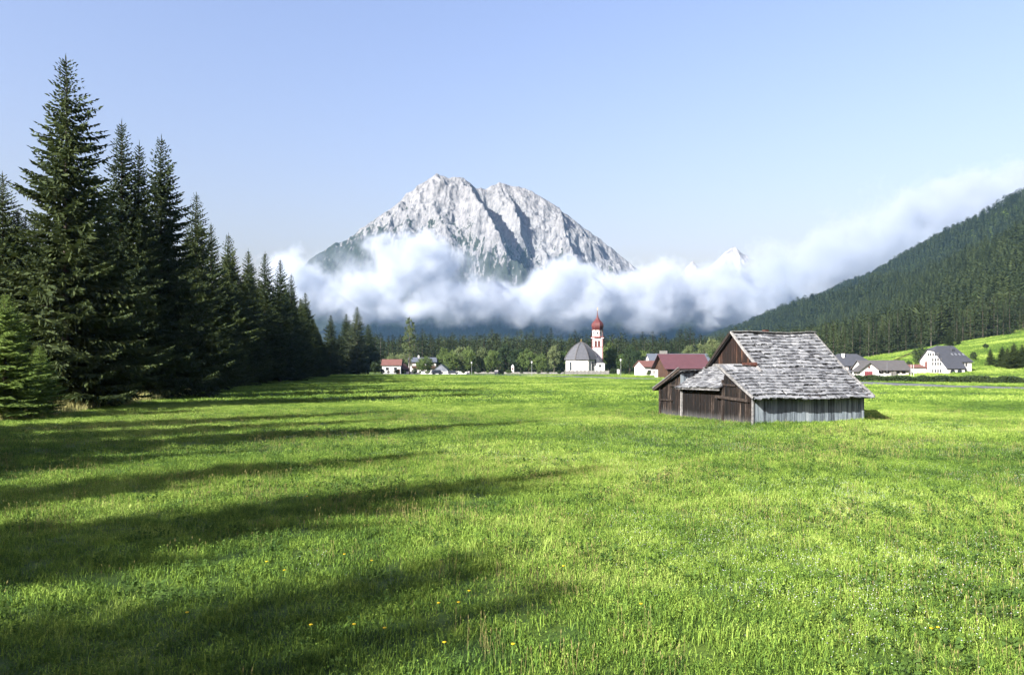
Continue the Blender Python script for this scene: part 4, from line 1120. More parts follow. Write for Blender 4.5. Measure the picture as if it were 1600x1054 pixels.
# parked cars
M['dark_paint'] = simple_mat('dark_car_paint', (0.02, 0.022, 0.028), 0.25, 0.6, 0.1)
M['tyre'] = simple_mat('tyre_rubber', (0.015, 0.015, 0.015), 0.9, 0.2, 0.1)
def car(px_, Y, rz, label, van=False):
    x = at(px_, Y); o = empty('parked_car', (x, Y, gz(x, Y) + .12), rz); tag(o, label, 'car', 'parked cars')
    pr = [(-2.1, .35), (2.1, .35), (2.15, .75), (1.9, .92), (1.1, 1.0), (.5, 1.48), (-1.3, 1.5), (-2.0, 1.0), (-2.15, .7)]
    if van: pr = [(-2.2, .35), (2.2, .35), (2.2, .95), (1.5, 1.15), (1.0, 1.75), (-2.0, 1.8), (-2.2, 1.2)]
    mb = MB(); l = [(a, -.85 + (.12 if b > 1.2 else 0), b) for a, b in pr]; r = [(a, .85 - (.12 if b > 1.2 else 0), b) for a, b in pr]
    mb.poly(l); mb.poly(r[::-1])
    for i in range(len(l)): j = (i + 1) % len(l); mb.poly([l[i], r[i], r[j], l[j]])
    mb.build('body', M['dark_paint'], o)
    zt = 1.66 if van else 1.40
    for sy in (-1, 1): part(o, 'side_window', 'glass', lambda m: m.hexa([(-1.5, sy * .86, 1.02), (.75, sy * .86, 1.02), (.75, sy * .84, 1.02), (-1.5, sy * .84, 1.02), (-1.2, sy * .78, zt), (.4, sy * .78, zt), (.4, sy * .74, zt), (-1.2, sy * .74, zt)]))
    for wx in (-1.35, 1.35):
        for sy in (-1, 1):
            w = part(o, 'wheel', 'tyre', lambda m: m.tube([(wx, sy * .68, .32), (wx, sy * .90, .32)], [.33, .33], 12))
            part(w, 'rim', 'metal', lambda m: m.tube([(wx, sy * .88, .32), (wx, sy * .915, .32)], [.2, .2], 10))
    for sy in (-.6, .6): part(o, 'headlight', 'white_wall', lambda m: m.box(2.10, 2.17, sy - .15, sy + .15, .68, .8))
car(683, 306, math.radians(28), 'dark car, leftmost of the three cars parked by the road', True)
car(708, 309, math.radians(8), 'dark car parked in the middle, before the white garden wall')
car(780, 296, math.radians(60), 'dark car alone, left of the street lamp near the church', True)

# small standing things
o = empty('wayside_shrine', (at(801, 352), 352, 0)); tag(o, 'small white wayside shrine between dark trees behind the churchyard wall', 'shrine')
part(o, 'pillar', 'white_wall', lambda m: m.box(-.6, .6, -.5, .5, -.1, 3.0)); part(o, 'niche', 'louvre', lambda m: m.box(-.35, .35, -.53, -.505, 1.7, 2.6))
part(o, 'shrine_roof', 'white_wall', lambda m: m.lathe([(1.0, 3.0), (.05, 4.2)], 4, (0, 0), math.pi / 4))
o = empty('notice_board', (at(966, 275), 275, 0), 0); tag(o, 'white notice board beside the street lamp right of the church', 'sign')
part(o, 'board', 'white_wall', lambda m: m.box(-.42, .42, -.05, .05, .7, 2.3)); part(o, 'post', 'metal', lambda m: m.box(-.06, .06, .06, .16, -.1, 2.2))
vt('B', 2, 874, 577.5, 312, 'small round dark bush before the left corner of the church', M['dark_leaf'], name='bush', h=1.9)

# fence on the slope meadow
f0, f1 = np.array([at(1366, 268), 268.]), np.array([at(1432, 352), 352.])
fo = empty('meadow_fence', (f0[0], f0[1], 0)); tag(fo, 'dark wooden fence climbing the slope meadow', 'fence')
NF = 26
for k in range(NF + 1):
    p = f0 + (f1 - f0) * k / NF; z = gz(*p); q = p - f0
    part(fo, 'fence_post', 'dark_wood', lambda m: m.bar((q[0], q[1], z - .2), (q[0], q[1], z + 1.2), .16, .16, (0, 1, 0)))
    if k < NF:
        p2 = f0 + (f1 - f0) * (k + 1) / NF; z2 = gz(*p2); q2 = p2 - f0
        for h in (.45, .95): part(fo, 'fence_rail', 'dark_wood', lambda m: m.bar((q[0], q[1], z + h), (q2[0], q2[1], z2 + h), .10, .16))

# ------------------------------------------------------------------ mountain beyond the valley
RIDGES = [  # polylines of (picture column, picture row, distance), side slope
    ([(420, 470, 7600), (490, 405, 7750), (545, 371, 7850), (600, 331, 7950), (640, 300, 8000), (668, 281, 8000), (685, 268, 8000)], .95),
    ([(685, 268, 8000), (700, 274, 8030), (722, 277, 8060), (745, 291, 8150), (760, 292, 8200), (790, 288, 8250), (816, 292, 8250), (842, 306, 8200), (890, 340, 8150), (950, 385, 8080), (985, 411, 8050), (1040, 455, 8000), (1100, 500, 7900)], 1.0),
    ([(715, 277, 8050), (735, 302, 7560), (752, 332, 7260), (772, 362, 7020), (795, 396, 6800), (840, 432, 6600), (880, 480, 6300)], 1.45),
    ([(685, 268, 8000), (680, 310, 7750), (668, 345, 7500), (690, 385, 7100), (740, 425, 6800), (770, 470, 6400)], .95),
    ([(640, 300, 8000), (625, 345, 7600), (605, 390, 7200), (585, 450, 6700)], .95),
    ([(580, 345, 7900), (555, 395, 7450), (530, 440, 7000), (515, 500, 6400)], .95),
    ([(785, 289, 8250), (798, 312, 7960), (804, 336, 7700), (812, 372, 7450)], 1.6),
    ([(842, 306, 8200), (850, 345, 7900), (845, 385, 7600), (850, 430, 7200), (870, 470, 6800)], 1.1),
    ([(868, 325, 8170), (880, 346, 7820), (892, 375, 7500), (905, 430, 7000)], 1.5),
    ([(930, 370, 8100), (945, 400, 7850), (955, 440, 7500)], 1.1),
]
def mountain_z(x, y):
    z = np.interp(y, [3060, 4300, 5200, 6200, 7600, 9500], [8, 130, 330, 560, 700, 500]) * np.interp(x, [-3600, -2400, 1200, 2800, 4200], [.4, 1, 1, .45, .3])
    z = z + 60 * (fbm(x / 700, y / 700, 4, 9) - .5) * sstep(y, 3400, 4600)
    wx = x + 90 * (fbm(x / 260, y / 260, 3, 31) - .5); wy = y + 90 * (fbm(x / 260, y / 260, 3, 47) - .5)
    best = np.full(x.shape, -1e9)
    for pl, s in RIDGES:
        pts = [np.array(P(*q)) for q in pl]
        for a, b in zip(pts[:-1], pts[1:]):
            ab = b[:2] - a[:2]; t = np.clip(((wx - a[0]) * ab[0] + (wy - a[1]) * ab[1]) / (ab @ ab), 0, 1)
            d = np.hypot(wx - a[0] - ab[0] * t, wy - a[1] - ab[1] * t)
            best = np.maximum(best, a[2] + (b[2] - a[2]) * t - s * d)
    hi = sstep(best, 350, 700)
    rug = 290 * (ridged(x / 420 + .3 * y / 420, y / 620, 5, 61, .55) - .62) + 95 * (ridged(x / 95, y / 170, 4, 77, .6) - .6)
    crest = np.full(x.shape, 1e9)
    for pl, s in RIDGES[:2]:
        pts = [np.array(P(*q)) for q in pl]
        for a, b in zip(pts[:-1], pts[1:]):
            ab = b[:2] - a[:2]; t = np.clip(((x - a[0]) * ab[0] + (y - a[1]) * ab[1]) / (ab @ ab), 0, 1)
            crest = np.minimum(crest, np.hypot(x - a[0] - ab[0] * t, y - a[1] - ab[1] * t))
    best = best + rug * hi * (.30 + .70 * sstep(crest, 30, 300))
    return np.maximum(z, best)

m_, N = new_mat('mountain_rock')
pos = N.n('ShaderNodeNewGeometry').outputs['Position']; nrm = N.n('ShaderNodeNewGeometry').outputs['Normal']
pz = N.n('ShaderNodeSeparateXYZ', {0: pos}).outputs[2]; nz_ = N.n('ShaderNodeSeparateXYZ', {0: nrm}).outputs[2]
px_n = N.n('ShaderNodeSeparateXYZ', {0: pos}).outputs[0]
st = N.n('ShaderNodeVectorMath', {0: pos, 1: (1.0, .6, .35)}, operation='MULTIPLY').outputs[0]
big = N.noise(pos, .0032, 6, .62); fine = N.noise(st, .026, 8, .74); streak = N.noise(N.n('ShaderNodeVectorMath', {0: pos, 1: (.020, .008, .0025)}, operation='MULTIPLY').outputs[0], 1.0, 5, .6)
rock = N.ramp(fine, [(.34, (.042, .045, .050)), (.43, (.098, .101, .106)), (.54, (.145, .148, .152)), (.68, (.20, .202, .205))])
rock = N.mix(N.sm(streak, .5, .75), rock, (.20, .202, .205, 1))
g = N.math('ADD', N.math('MULTIPLY', N.math('SUBTRACT', big, .5), 1100.0), N.math('MULTIPLY', N.math('SUBTRACT', fine, .5), 1700.0))
g = N.math('ADD', g, N.math('MULTIPLY', N.math('SUBTRACT', streak, .5), 1900.0))
g = N.math('ADD', g, N.math('MULTIPLY', px_n, -.26))
green = N.sm(N.math('SUBTRACT', 960.0, N.math('SUBTRACT', pz, g)), -25, 30)
low = N.sm(pz, 760, 420)
green = N.math('MAXIMUM', green, low)
gcol = N.ramp(fine, [(.3, (.009, .014, .011)), (.7, (.024, .031, .022))])
rdg = N.n('ShaderNodeTexNoise', {'Vector': st, 'Scale': .0075, 'Detail': 9.0, 'Roughness': .62}, noise_type='RIDGED_MULTIFRACTAL').outputs[0]
hgt = N.math('ADD', N.math('MULTIPLY', rdg, .8), N.math('MULTIPLY', fine, .5))
surface(N, N.mix(green, rock, gcol), .95, .1, bump=hgt, bstr=1.0, bdist=55)
M['mountain'] = m_
def dense_axis(lo, hi, a, b, n_in, n_out):
    return np.unique(np.concatenate([np.linspace(lo, a, n_out), np.linspace(a, b, n_in), np.linspace(b, hi, n_out)]))
mtn = mesh_obj('mountain', grid_mesh('mountain', dense_axis(-4800, 4800, -2250, 1650, 460, 60), dense_axis(3062, 9600, 6300, 8350, 300, 60), mountain_z), M['mountain'])
for p_ in (): pass
tag(mtn, 'pale grey rocky mountain with dark shrub patches and two summits', kind='structure')

def cone_range(name, label, ridges, x0, x1, y0, y1, n, mat, base=0.0):
    def zf(x, y):
        best = np.full(x.shape, base)
        wx = x + 80 * (fbm(x / 200, y / 200, 3, 131) - .5)
        for pl, s in ridges:
            pts = [np.array(P(*q)) for q in pl]
            for a, b in zip(pts[:-1], pts[1:]):
                ab = b[:2] - a[:2]; t = np.clip(((wx - a[0]) * ab[0] + (y - a[1]) * ab[1]) / (ab @ ab), 0, 1)
                d = np.hypot(wx - a[0] - ab[0] * t, y - a[1] - ab[1] * t)
                best = np.maximum(best, a[2] + (b[2] - a[2]) * t - s * d)
        return best + 130 * (ridged(x / 260, y / 300, 5, 91, .6) - .62)
    return tag(mesh_obj(name, grid_mesh(name, np.linspace(x0, x1, n), np.linspace(y0, y1, n), zf), mat), label, kind='structure')
m_, N = new_mat('far_rock')
fp = N.n('ShaderNodeNewGeometry').outputs['Position']
fn = N.noise(N.n('ShaderNodeVectorMath', {0: fp, 1: (1.0, 1.0, .4)}, operation='MULTIPLY').outputs[0], .011, 8, .7)
surface(N, N.ramp(fn, [(.36, (.09, .095, .105)), (.5, (.19, .195, .205)), (.66, (.28, .284, .29))]), .95, .1, bump=fn, bstr=1.0, bdist=60)
M['pale_rock'] = m_
cone_range('far_peaks', 'small white peaks rising out of the cloud right of the mountain',
    [([(1040, 470, 11000), (1075, 425, 11000), (1084, 408, 11000), (1096, 430, 11000), (1120, 412, 11000), (1132, 397, 11000), (1140, 390, 11000), (1150, 386, 11000), (1158, 394, 11000), (1168, 398, 11000), (1178, 412, 11000), (1225, 470, 11000)], 1.1), ([(1150, 386, 11000), (1160, 430, 10500), (1170, 480, 10000)], 1.1), ([(1136, 394, 11000), (1120, 450, 10400)], 1.1)],
    1400, 4600, 9700, 11900, 170, M['pale_rock'], 400)

wood('mountain_foot_forest', (-1500, 1500), (3080, 5300), 17, lambda x, y: (x / y > -.24) & (x / y < .24), TINY, 'blue hazed forest on the mountain foot below the cloud', 8, (.8, 1.2), mountain_z)

# ------------------------------------------------------------------ clouds: a drifting bank, built as a density grid
CD = 4300.0
def cloud(name, label, lo, hi, res, puffs, dens, nscale, namp, edge=.30, tone=(.62, .66, .72, 1)):
    me = bpy.data.meshes.new(name); o = bpy.data.objects.new(name, me); COL.objects.link(o)
    me.from_pydata([lo, hi], [], [])
    g = bpy.data.node_groups.new(name, 'GeometryNodeTree')
    g.interface.new_socket('Geometry', in_out='INPUT', socket_type='NodeSocketGeometry')
    g.interface.new_socket('Geometry', in_out='OUTPUT', socket_type='NodeSocketGeometry')
    G = NT(g); G.n('NodeGroupInput'); go = G.n('NodeGroupOutput')
    p = G.n('GeometryNodeInputPosition').outputs[0]
    warp = G.n('ShaderNodeTexNoise', {'Vector': p, 'Scale': nscale * .6, 'Detail': 5.0}).outputs['Color']
    wv = G.n('ShaderNodeVectorMath', {0: G.n('ShaderNodeVectorMath', {0: warp, 1: (.5, .5, .5)}, operation='SUBTRACT').outputs[0], 1: (420, 420, 230)}, operation='MULTIPLY').outputs[0]
    pw = G.n('ShaderNodeVectorMath', {0: p, 1: wv}, operation='ADD').outputs[0]
    field = None
    for (c, r) in puffs:
        d = G.n('ShaderNodeVectorMath', {0: G.n('ShaderNodeVectorMath', {0: pw, 1: tuple(c)}, operation='SUBTRACT').outputs[0], 1: tuple(1 / q for q in r)}, operation='MULTIPLY').outputs[0]
        s = G.math('SUBTRACT', 1.0, G.n('ShaderNodeVectorMath', {0: d}, operation='LENGTH').outputs['Value'])
        field = s if field is None else G.n('ShaderNodeMath', {0: field, 1: s, 2: .18}, operation='SMOOTH_MAX').outputs[0]
    nz = G.n('ShaderNodeTexNoise', {'Vector': p, 'Scale': nscale, 'Detail': 8.0, 'Roughness': .66}).outputs[0]
    f = G.math('ADD', field, G.math('MULTIPLY', G.math('SUBTRACT', nz, .5), namp))
    dn = G.math('MULTIPLY', G.n('ShaderNodeMapRange', {0: f, 1: 0.0, 2: edge}, interpolation_type='SMOOTHSTEP', clamp=True).outputs[0], dens)
    vc = G.n('GeometryNodeVolumeCube', {'Density': dn, 'Background': 0.0, 'Min': lo, 'Max': hi, 'Resolution X': res[0], 'Resolution Y': res[1], 'Resolution Z': res[2]})
    m, N = new_mat(name)
    vol = N.n('ShaderNodeVolumePrincipled', {'Color': tone, 'Density': 1.0, 'Anisotropy': 0.2, 'Density Attribute': 'density'})
    N.n('ShaderNodeOutputMaterial', {'Volume': vol.outputs[0]})
    sm = G.n('GeometryNodeSetMaterial', {'Geometry': vc.outputs[0], 'Material': m})
    g.links.new(sm.outputs[0], go.inputs[0])
    me.materials.append(m)
    md = o.modifiers.new('cloud', 'NODES'); md.node_group = g
    return tag(o, label, kind='stuff')
def pf(px_, py_, rx, rz, Y=CD, ry=300):
    c = P(px_, py_, Y); k = Y / F; return (c, (rx * k, ry, rz * k))
cloud('cloud_bank', 'white cloud bank drifting before the mountain', (-1650, 3500, 110), (1500, 5000, 920), (330, 130, 90),
    [pf(470, 440, 60, 42), pf(505, 470, 50, 38), pf(640, 418, 88, 46), pf(665, 400, 48, 36), pf(590, 455, 60, 34), pf(720, 470, 95, 36), pf(800, 468, 90, 36), pf(880, 450, 85, 46), pf(850, 478, 120, 30),
     pf(960, 462, 95, 46), pf(1040, 455, 90, 44), pf(1000, 488, 120, 26), pf(900, 490, 130, 22), pf(640, 490, 60, 18), pf(560, 490, 60, 20), pf(1110, 470, 80, 46)], .0120, .0062, 2.7, .60)
cloud('cloud_bank_right', 'long white cloud bank climbing behind the right hillside', (1050, 3900, 110), (3500, 5000, 1160), (250, 100, 110),
    [pf(1150, 452, 110, 52), pf(1205, 440, 80, 50), pf(1090, 450, 60, 36), pf(1120, 458, 80, 44), pf(1180, 450, 90, 50), pf(1250, 430, 100, 56), pf(1320, 405, 100, 58), pf(1400, 372, 110, 60), pf(1470, 335, 110, 52), pf(1540, 305, 110, 46), pf(1620, 285, 100, 46), pf(1150, 492, 90, 24), pf(1250, 470, 120, 40), pf(1480, 380, 140, 70)], .0080, .0050, 2.5, .75, (.55, .60, .67, 1))

cloud('cloud_veil', 'thin torn veil of mist below and around the cloud bank', (-1700, 5050, 250), (2300, 5600, 1000), (300, 45, 60),
    [pf(470, 455, 110, 60, 5300, 220), pf(620, 440, 150, 60, 5300, 220), pf(760, 470, 160, 46, 5300, 220), pf(900, 460, 160, 56, 5300, 220), pf(1050, 455, 150, 56, 5300, 220), pf(1200, 445, 130, 60, 5300, 220)], .0030, .0060, 2.6, .9, (.60, .65, .72, 1))

# ------------------------------------------------------------------ valley air
hz = MB().box(-1560, 2660, -260, 3050, -3, 480).build('haze', None)
m, N = new_mat('haze')
N.n('ShaderNodeOutputMaterial', {'Volume': N.n('ShaderNodeVolumePrincipled', {'Color': (.33, .62, 1.0, 1), 'Density': 0.00004, 'Anisotropy': 0.2}).outputs[0]})
hz.data.materials.append(m)
tag(hz, 'thin blue morning haze filling the valley', kind='stuff')

# ------------------------------------------------------------------ meadow grass and flowers
def blades(seed, n, rad, l0, l1, w, lean=.5):
    rng = np.random.default_rng(seed)
    a = rng.uniform(0, 6.28, n); r = rad * np.sqrt(rng.uniform(0, 1, n))
    b = np.stack([r * np.cos(a), r * np.sin(a), np.full(n, -.02)], 1)
    L = rng.uniform(l0, l1, n); az = rng.uniform(0, 6.28, n); ln = rng.uniform(.1, lean, n)
    d = np.stack([np.cos(az), np.sin(az), np.zeros(n)], 1)
    fa = az + 1.57 + rng.normal(0, .5, n); s = np.stack([np.cos(fa), np.sin(fa), np.zeros(n)], 1) * (w * rng.uniform(.6, 1.3, n))[:, None] / 2
    up = np.array([0, 0, 1.0])
    m = b + d * (L * ln * .35)[:, None] + up * (L * .55)[:, None]
    t = b + d * (L * ln * 1.1)[:, None] + up * (L * (1 - .35 * ln))[:, None]
    V = np.stack([b - s, b + s, m - s * .85, m + s * .85, t], 1).reshape(-1, 3)
    k = np.arange(n)[:, None] * 5
    T = np.concatenate([k + np.array([[0, 1, 3]]), k + np.array([[0, 3, 2]]), k + np.array([[2, 3, 4]])], 1).reshape(-1, 3)
    return V, T
def blade_protos(seed, k, *a, mat='grass', leafy=.45, **kw):
    out = []
    for i in range(k):
        V, T = blades(seed + i, *a, **kw); n = len(V) // 5; rr = np.random.default_rng(seed + i + 500)
        rv = np.repeat(rr.uniform(0, 1, n), 5)
        if leafy:      # small flat leaves of clover and herbs between the blades
            nl = int(n * leafy); a_ = rr.uniform(0, 6.28, nl); q = a[1] * np.sqrt(rr.uniform(0, 1, nl))
            b0 = np.stack([q * np.cos(a_), q * np.sin(a_), rr.uniform(.15, .75, nl) * a[3]], 1)
            d0 = rr.normal(size=(nl, 3)); d0[:, 2] *= .35
            ls = rr.uniform(1.3, 2.6, nl) * a[4]
            V2, T2 = rhombs(b0, d0, ls, ls * .8, rr)
            T = np.concatenate([T, T2 + len(V)]); V = np.concatenate([V, V2]); rv = np.concatenate([rv, np.repeat(rr.uniform(0, 1, nl), 4)])
        m = np_mesh('grass_tuft', V, T); m.materials.append(M[mat])
        at_ = m.attributes.new('rnd', 'FLOAT', 'POINT'); at_.data.foreach_set('value', rv.astype(np.float32)); out.append(m)
    return out
def wedge(y0, y1, dens, seed, margin=4.0):
    rng = np.random.default_rng(seed)
    W = .70 * y1 + margin; n = int(dens * 2 * W * (y1 - y0))
    x = rng.uniform(-W, W, n); y = rng.uniform(y0, y1, n)
    k = np.abs(x) < .70 * y + margin
    u, v = barn_local(x, y); k &= ~((u > -.05) & (u < 8.5) & (v > -.03) & (v < 11.1))
    x, y = x[k], y[k]
    if y1 > 100: k = road_dist(x, y) > 6.2; x, y = x[k], y[k]
    return x, y, rng
def scatter(name, x, y, rng, protos, label, s0=.75, s1=1.3, tall=None):
    n = len(x); s = rng.uniform(s0, s1, n); zs = s * (.35 + .75 * fbm(x / 3.0, y / 3.0, 2, 71) + .75 * fbm(x / .7, y / .7, 2, 73)) if tall is None else s * tall
    rot = np.stack([rng.normal(0, .08, n), rng.normal(0, .08, n), rng.uniform(0, 6.28, n)], 1)
    print(name, n)
    return instancer(name, np.stack([x, y, ground_z(x, y)], 1), rot, np.stack([s, s, zs], 1), rng.integers(0, len(protos), n), protos, label)
x, y, g = wedge(6.5, 30, 20, 1); scatter('meadow_grass', x, y, g, blade_protos(1, 6, 58, .26, .04, .15, .010, lean=.9), 'short green meadow grass in the foreground')
x, y, g = wedge(28, 78, 5.5, 2); scatter('middle_grass', x, y, g, blade_protos(11, 6, 64, .44, .05, .15, .015, lean=.8), 'green meadow grass in the middle distance around the hay barn')
gs = np.random.default_rng(8); n = 16000; y = gs.uniform(225, 440, n); x = gs.uniform(.40, .72, n) * y
k = hill_c(x, y) < 190; x, y = x[k], y[k]
scatter('slope_grass', x, y, gs, blade_protos(31, 5, 60, 1.7, .15, .35, .09), 'mown grass of the slope meadow below the hillside forest')
x, y, g = wedge(74, 300, .75, 3); scatter('far_grass', x, y, g, blade_protos(21, 6, 60, .95, .10, .22, .045), 'far meadow grass up to the village')

# seed stalks and dry grass at the foot of the forest edge
rng = np.random.default_rng(77)
n = 900; px_ = rng.uniform(-10, 300, n); yy = np.interp(px_, [0, 100, 200, 300], [57, 62, 74, 95]) + rng.normal(0, 2.2, n); xx = (px_ - 800) / F * yy
scatter('edge_grass', xx, yy, rng, blade_protos(61, 4, 26, .5, .3, .85, .022, mat='dry_grass', leafy=0), 'tall dry grass along the foot of the forest edge')

# taller grass left standing along the barn walls
n = 520; sd_ = rng.integers(0, 3, n); al = rng.uniform(0, 1, n); of = rng.uniform(.03, .40, n) ** 1.2
bu = np.where(sd_ == 0, al * 8.6, np.where(sd_ == 1, -of, 8.5 + of)); bv = np.where(sd_ == 0, -of, al * 11.2)
xx = BX + bu * math.cos(BA) - bv * math.sin(BA); yy = BY + bu * math.sin(BA) + bv * math.cos(BA)
scatter('barn_foot_grass', xx, yy, rng, blade_protos(81, 4, 20, .16, .06, .22, .013), 'taller uncut grass along the foot of the hay barn walls')

# herbs and flowers in the meadow
def flower_proto(seed, heads, rad, h0, h1, size, stemw, mats):
    rng = np.random.default_rng(seed); mb = MB(); mb2 = MB(); out = MB(); fm = []
    for k in range(heads):
        a, r = rng.uniform(0, 6.28), rad * math.sqrt(rng.uniform()); x, y = r * math.cos(a), r * math.sin(a); h = rng.uniform(h0, h1)
        lx, ly = rng.normal(0, .08, 2) * h
        out.poly([(x - stemw, y, -.02), (x + stemw, y, -.02), (x + lx + stemw * .6, y + ly, h), (x + lx - stemw * .6, y + ly, h)]); fm.append(0)
        s = size * rng.uniform(.7, 1.3)
        top = (x + lx, y + ly, h + s * .35); rim = [(x + lx + s * .5 * math.cos(b), y + ly + s * .5 * math.sin(b), h + rng.normal(0, s * .06)) for b in np.linspace(0, 6.28, 7)[:-1]]
        for i in range(6): out.poly([rim[i], rim[(i + 1) % 6], top]); fm.append(1)
    me = bpy.data.meshes.new('flower'); me.from_pydata(out.v, [], out.f); me.update()
    for m in mats: me.materials.append(M[m])
    me.polygons.foreach_set('material_index', fm)
    return me
wp = [flower_proto(k, 6, .38, .07, .14, .013, .0012, ('stem', 'white_petal')) for k in range(5)]
rng = np.random.default_rng(5)
n = 26000; yy = 7 + (52 - 7) * rng.uniform(0, 1, n) ** .8; xx = rng.uniform(-.70, .70, n) * yy
pxx = 800 + F * xx / yy
dn = fbm(xx / 4.2, yy / 4.2, 3, 55) + .16 * sstep(pxx, 700, 1350) - .10 * sstep(pxx, 700, 100)
k = (dn > rng.uniform(.62, .90, n)) & (rng.uniform(0, 1, n) < .42)
u_, v_ = barn_local(xx, yy); k &= ~((u_ > -.3) & (u_ < 8.7) & (v_ > -.3))
scatter('white_wildflowers', xx[k], yy[k], rng, wp, 'small white wildflowers scattered in drifts across the meadow', .7, 1.3, 1.0)
hp = []
for k in range(4):
    rr = np.random.default_rng(k + 90); m_n = 22; a_ = rr.uniform(0, 6.28, m_n)
    b0 = np.stack([.03 * np.cos(a_), .03 * np.sin(a_), rr.uniform(.02, .14, m_n)], 1); d0 = np.stack([np.cos(a_), np.sin(a_), rr.uniform(.1, .9, m_n)], 1)
    ls = rr.uniform(.03, .07, m_n); V, T = rhombs(b0, d0, ls, ls * .5, rr); hm = np_mesh('herb', V, T); hm.materials.append(M['weed']); hp.append(hm)
n = 15000; yy = 7 + (45 - 7) * rng.uniform(0, 1, n) ** .7; xx = rng.uniform(-.70, .70, n) * yy
k = fbm(xx / 2.3, yy / 2.3, 3, 155) + .22 * sstep(xx - .12 * yy, 0, 6) * sstep(yy, 34, 16) > rng.uniform(.46, .85, n)
scatter('meadow_herbs', xx[k], yy[k], rng, hp, 'leafy meadow herbs growing between the grass', .7, 1.5, 1.0)

# pale seed stalks of taller grasses
def stalk_proto(seed):
    rr = np.random.default_rng(seed); mb = MB()
    for k in range(6):
        a, r = rr.uniform(0, 6.28), .3 * math.sqrt(rr.uniform()); x, y = r * math.cos(a), r * math.sin(a); h = rr.uniform(.14, .30); lx, ly = rr.normal(0, .10, 2) * h
        mb.poly([(x - .0016, y, -.02), (x + .0016, y, -.02), (x + lx + .001, y + ly, h), (x + lx - .001, y + ly, h)])
        for q in range(3):
            b = q * 2.1; c, s_ = math.cos(b) * .006, math.sin(b) * .006
            mb.poly([(x + lx, y + ly, h - .01), (x + lx * 1.06 + c, y + ly * 1.06 + s_, h + .02), (x + lx * 1.15, y + ly * 1.15, h + .05)])
    me = bpy.data.meshes.new('seed_stalk'); me.from_pydata(mb.v, [], mb.f); me.update(); me.materials.append(M['seed']); return me
M['seed'] = simple_mat('seed_heads', (0.17, 0.15, 0.06), .9, .1, .3, 2.0)
n = 9000; yy = 7 + (60 - 7) * rng.uniform(0, 1, n) ** .75; xx = rng.uniform(-.70, .70, n) * yy
k = fbm(xx / 3.4, yy / 3.4, 3, 255) > rng.uniform(.36, .80, n); u_, v_ = barn_local(xx, yy); k &= ~((u_ > -.3) & (u_ < 8.7) & (v_ > -.3))
scatter('seed_stalks', xx[k], yy[k], rng, [stalk_proto(k_) for k_ in range(5)], 'pale seed stalks of taller grasses standing in the meadow', .7, 1.3, 1.0)

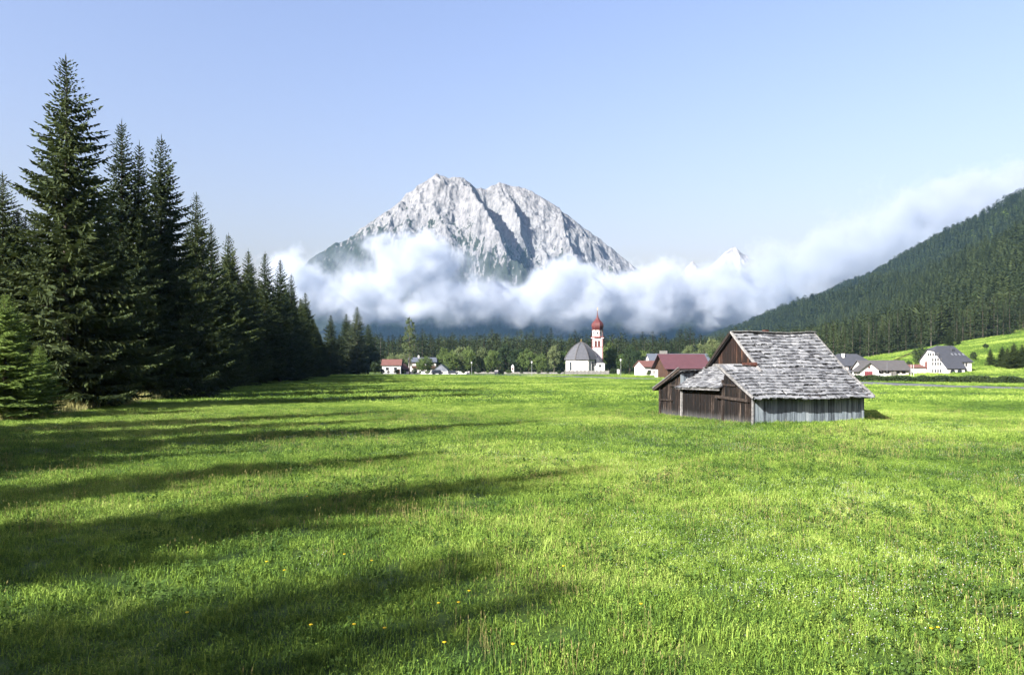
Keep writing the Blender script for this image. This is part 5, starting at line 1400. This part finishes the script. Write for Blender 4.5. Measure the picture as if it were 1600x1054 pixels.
# single yellow flowers on tall stems
def yellow_flower(i, px_, py_, h, label):
    Y = CAMZ * F / (py_ - HOR); x = (px_ - 800) / F * Y; z = gz(x, Y)
    o = empty('yellow_wildflower', (x, Y, z), rnd.uniform(0, 6.28)); tag(o, label, 'flower', 'yellow flowers standing above the grass')
    lx = rnd.uniform(-.03, .03)
    part(o, 'stem', 'stem', lambda m: m.tube([(0, 0, -.02), (lx * .4, 0, h * .6), (lx, .01, h)], [.004, .0035, .003], 5))
    hd = part(o, 'flower_head', 'yellow_petal', lambda m: m.lathe([(.008, h - .008), (.024, h + .006), (.026, h + .012), (.010, h + .016)], 10, (lx, .01)))
    part(hd, 'calyx', 'stem', lambda m: m.lathe([(.004, h - .02), (.011, h - .007)], 6, (lx, .01)))
YF = [(487, 1010, .26, 'tall yellow flower alone at the lower rim of the big foreground shadow'), (555, 1000, .18, 'yellow flower second right of the tall one at the shadow rim'), (600, 1003, .16, 'yellow flower third right of the tall one at the shadow rim'),
      (697, 1022, .14, 'yellow flower in the sunlit grass below the big foreground shadow'), (686, 960, .14, 'left of the two yellow flowers at the right part of the big foreground shadow'), (717, 958, .14, 'right of the two yellow flowers at the right part of the big foreground shadow'),
      (446, 905, .13, 'yellow flower in the middle of the big foreground shadow'), (292, 970, .13, 'yellow flower deep in the left part of the big foreground shadow'), (417, 890, .12, 'yellow flower at the upper rim of the big foreground shadow'),
      (583, 890, .12, 'yellow flower near the notch of light in the foreground shadow'), (537, 880, .12, 'yellow flower left of the notch of light in the foreground shadow'), (734, 938, .12, 'yellow flower inside the right tip of the foreground shadow'),
      (800, 1024, .13, 'yellow flower in bright grass near the lower picture border'), (1000, 960, .12, 'yellow flower in the sunlit grass below the middle of the picture'), (1455, 995, .12, 'left of two orange yellow flowers in the lower right meadow'), (1466, 994, .12, 'right of two orange yellow flowers in the lower right meadow'),
      (620, 778, .2, 'yellow flower in the second meadow shadow'), (480, 790, .2, 'yellow flower left in the second meadow shadow'), (880, 900, .14, 'yellow flower close to the right tip of the foreground shadow')]
for i, q in enumerate(YF): yellow_flower(i, *q)

# bushes and small trees of the village gardens
rb_ = random.Random(31)
for k, (px_, Y, h, mt) in enumerate([(598, 322, 2.2, 'dark_leaf'), (607, 326, 1.6, 'leaf'), (620, 324, 2.0, 'leaf'), (632, 322, 1.8, 'dark_leaf'), (648, 325, 2.4, 'dark_leaf'), (656, 324, 1.6, 'leaf'), (668, 326, 1.6, 'leaf'), (724, 326, 2.0, 'leaf'), (748, 338, 2.4, 'dark_leaf'), (762, 334, 1.8, 'leaf'), (795, 334, 2.0, 'leaf'), (815, 330, 1.6, 'dark_leaf'), (842, 327, 1.8, 'leaf'), (856, 326, 1.4, 'dark_leaf'), (958, 330, 2.4, 'dark_leaf'), (978, 300, 2.2, 'dark_leaf'), (1002, 280, 2.4, 'dark_leaf'), (1013, 262, 1.8, 'leaf')]):
    x = at(px_, Y)
    w = 'below the red roofed house' if px_ < 625 else 'around the foot of the slim tree' if px_ < 660 else 'before the white garden wall' if px_ < 735 else 'at the long churchyard wall' if px_ < 870 else 'between the church and the red barn'
    place_tree('garden_bush', BROAD, k % 4, x, Y, h, BROAD[k % 4][2], '%s garden bush %s' % ('dark' if mt == 'dark_leaf' else 'fresh green', w), 'bush', 'garden bushes', 1.5, M[mt])

# look-alikes that stand apart get their order along the picture into the label
ORD = ['first', 'second', 'third', 'fourth', 'fifth', 'sixth', 'seventh', 'eighth', 'ninth', 'tenth', 'eleventh', 'twelfth', 'thirteenth', 'fourteenth', 'fifteenth', 'sixteenth', 'seventeenth', 'eighteenth']
for grp in ('leafy village trees', 'garden bushes', 'front row of the valley forest', 'foot row of the hillside forest'):
    by = {}
    for o in COL.objects:
        if o.parent is None and o.get('group') == grp: by.setdefault(o['label'], []).append(o)
    for lab, v in by.items():
        if 1 < len(v) <= 18:
            v.sort(key=lambda q: q.location.x / q.location.y)
            for k, q in enumerate(v): q['label'] = lab + ', %s from left' % ORD[k]
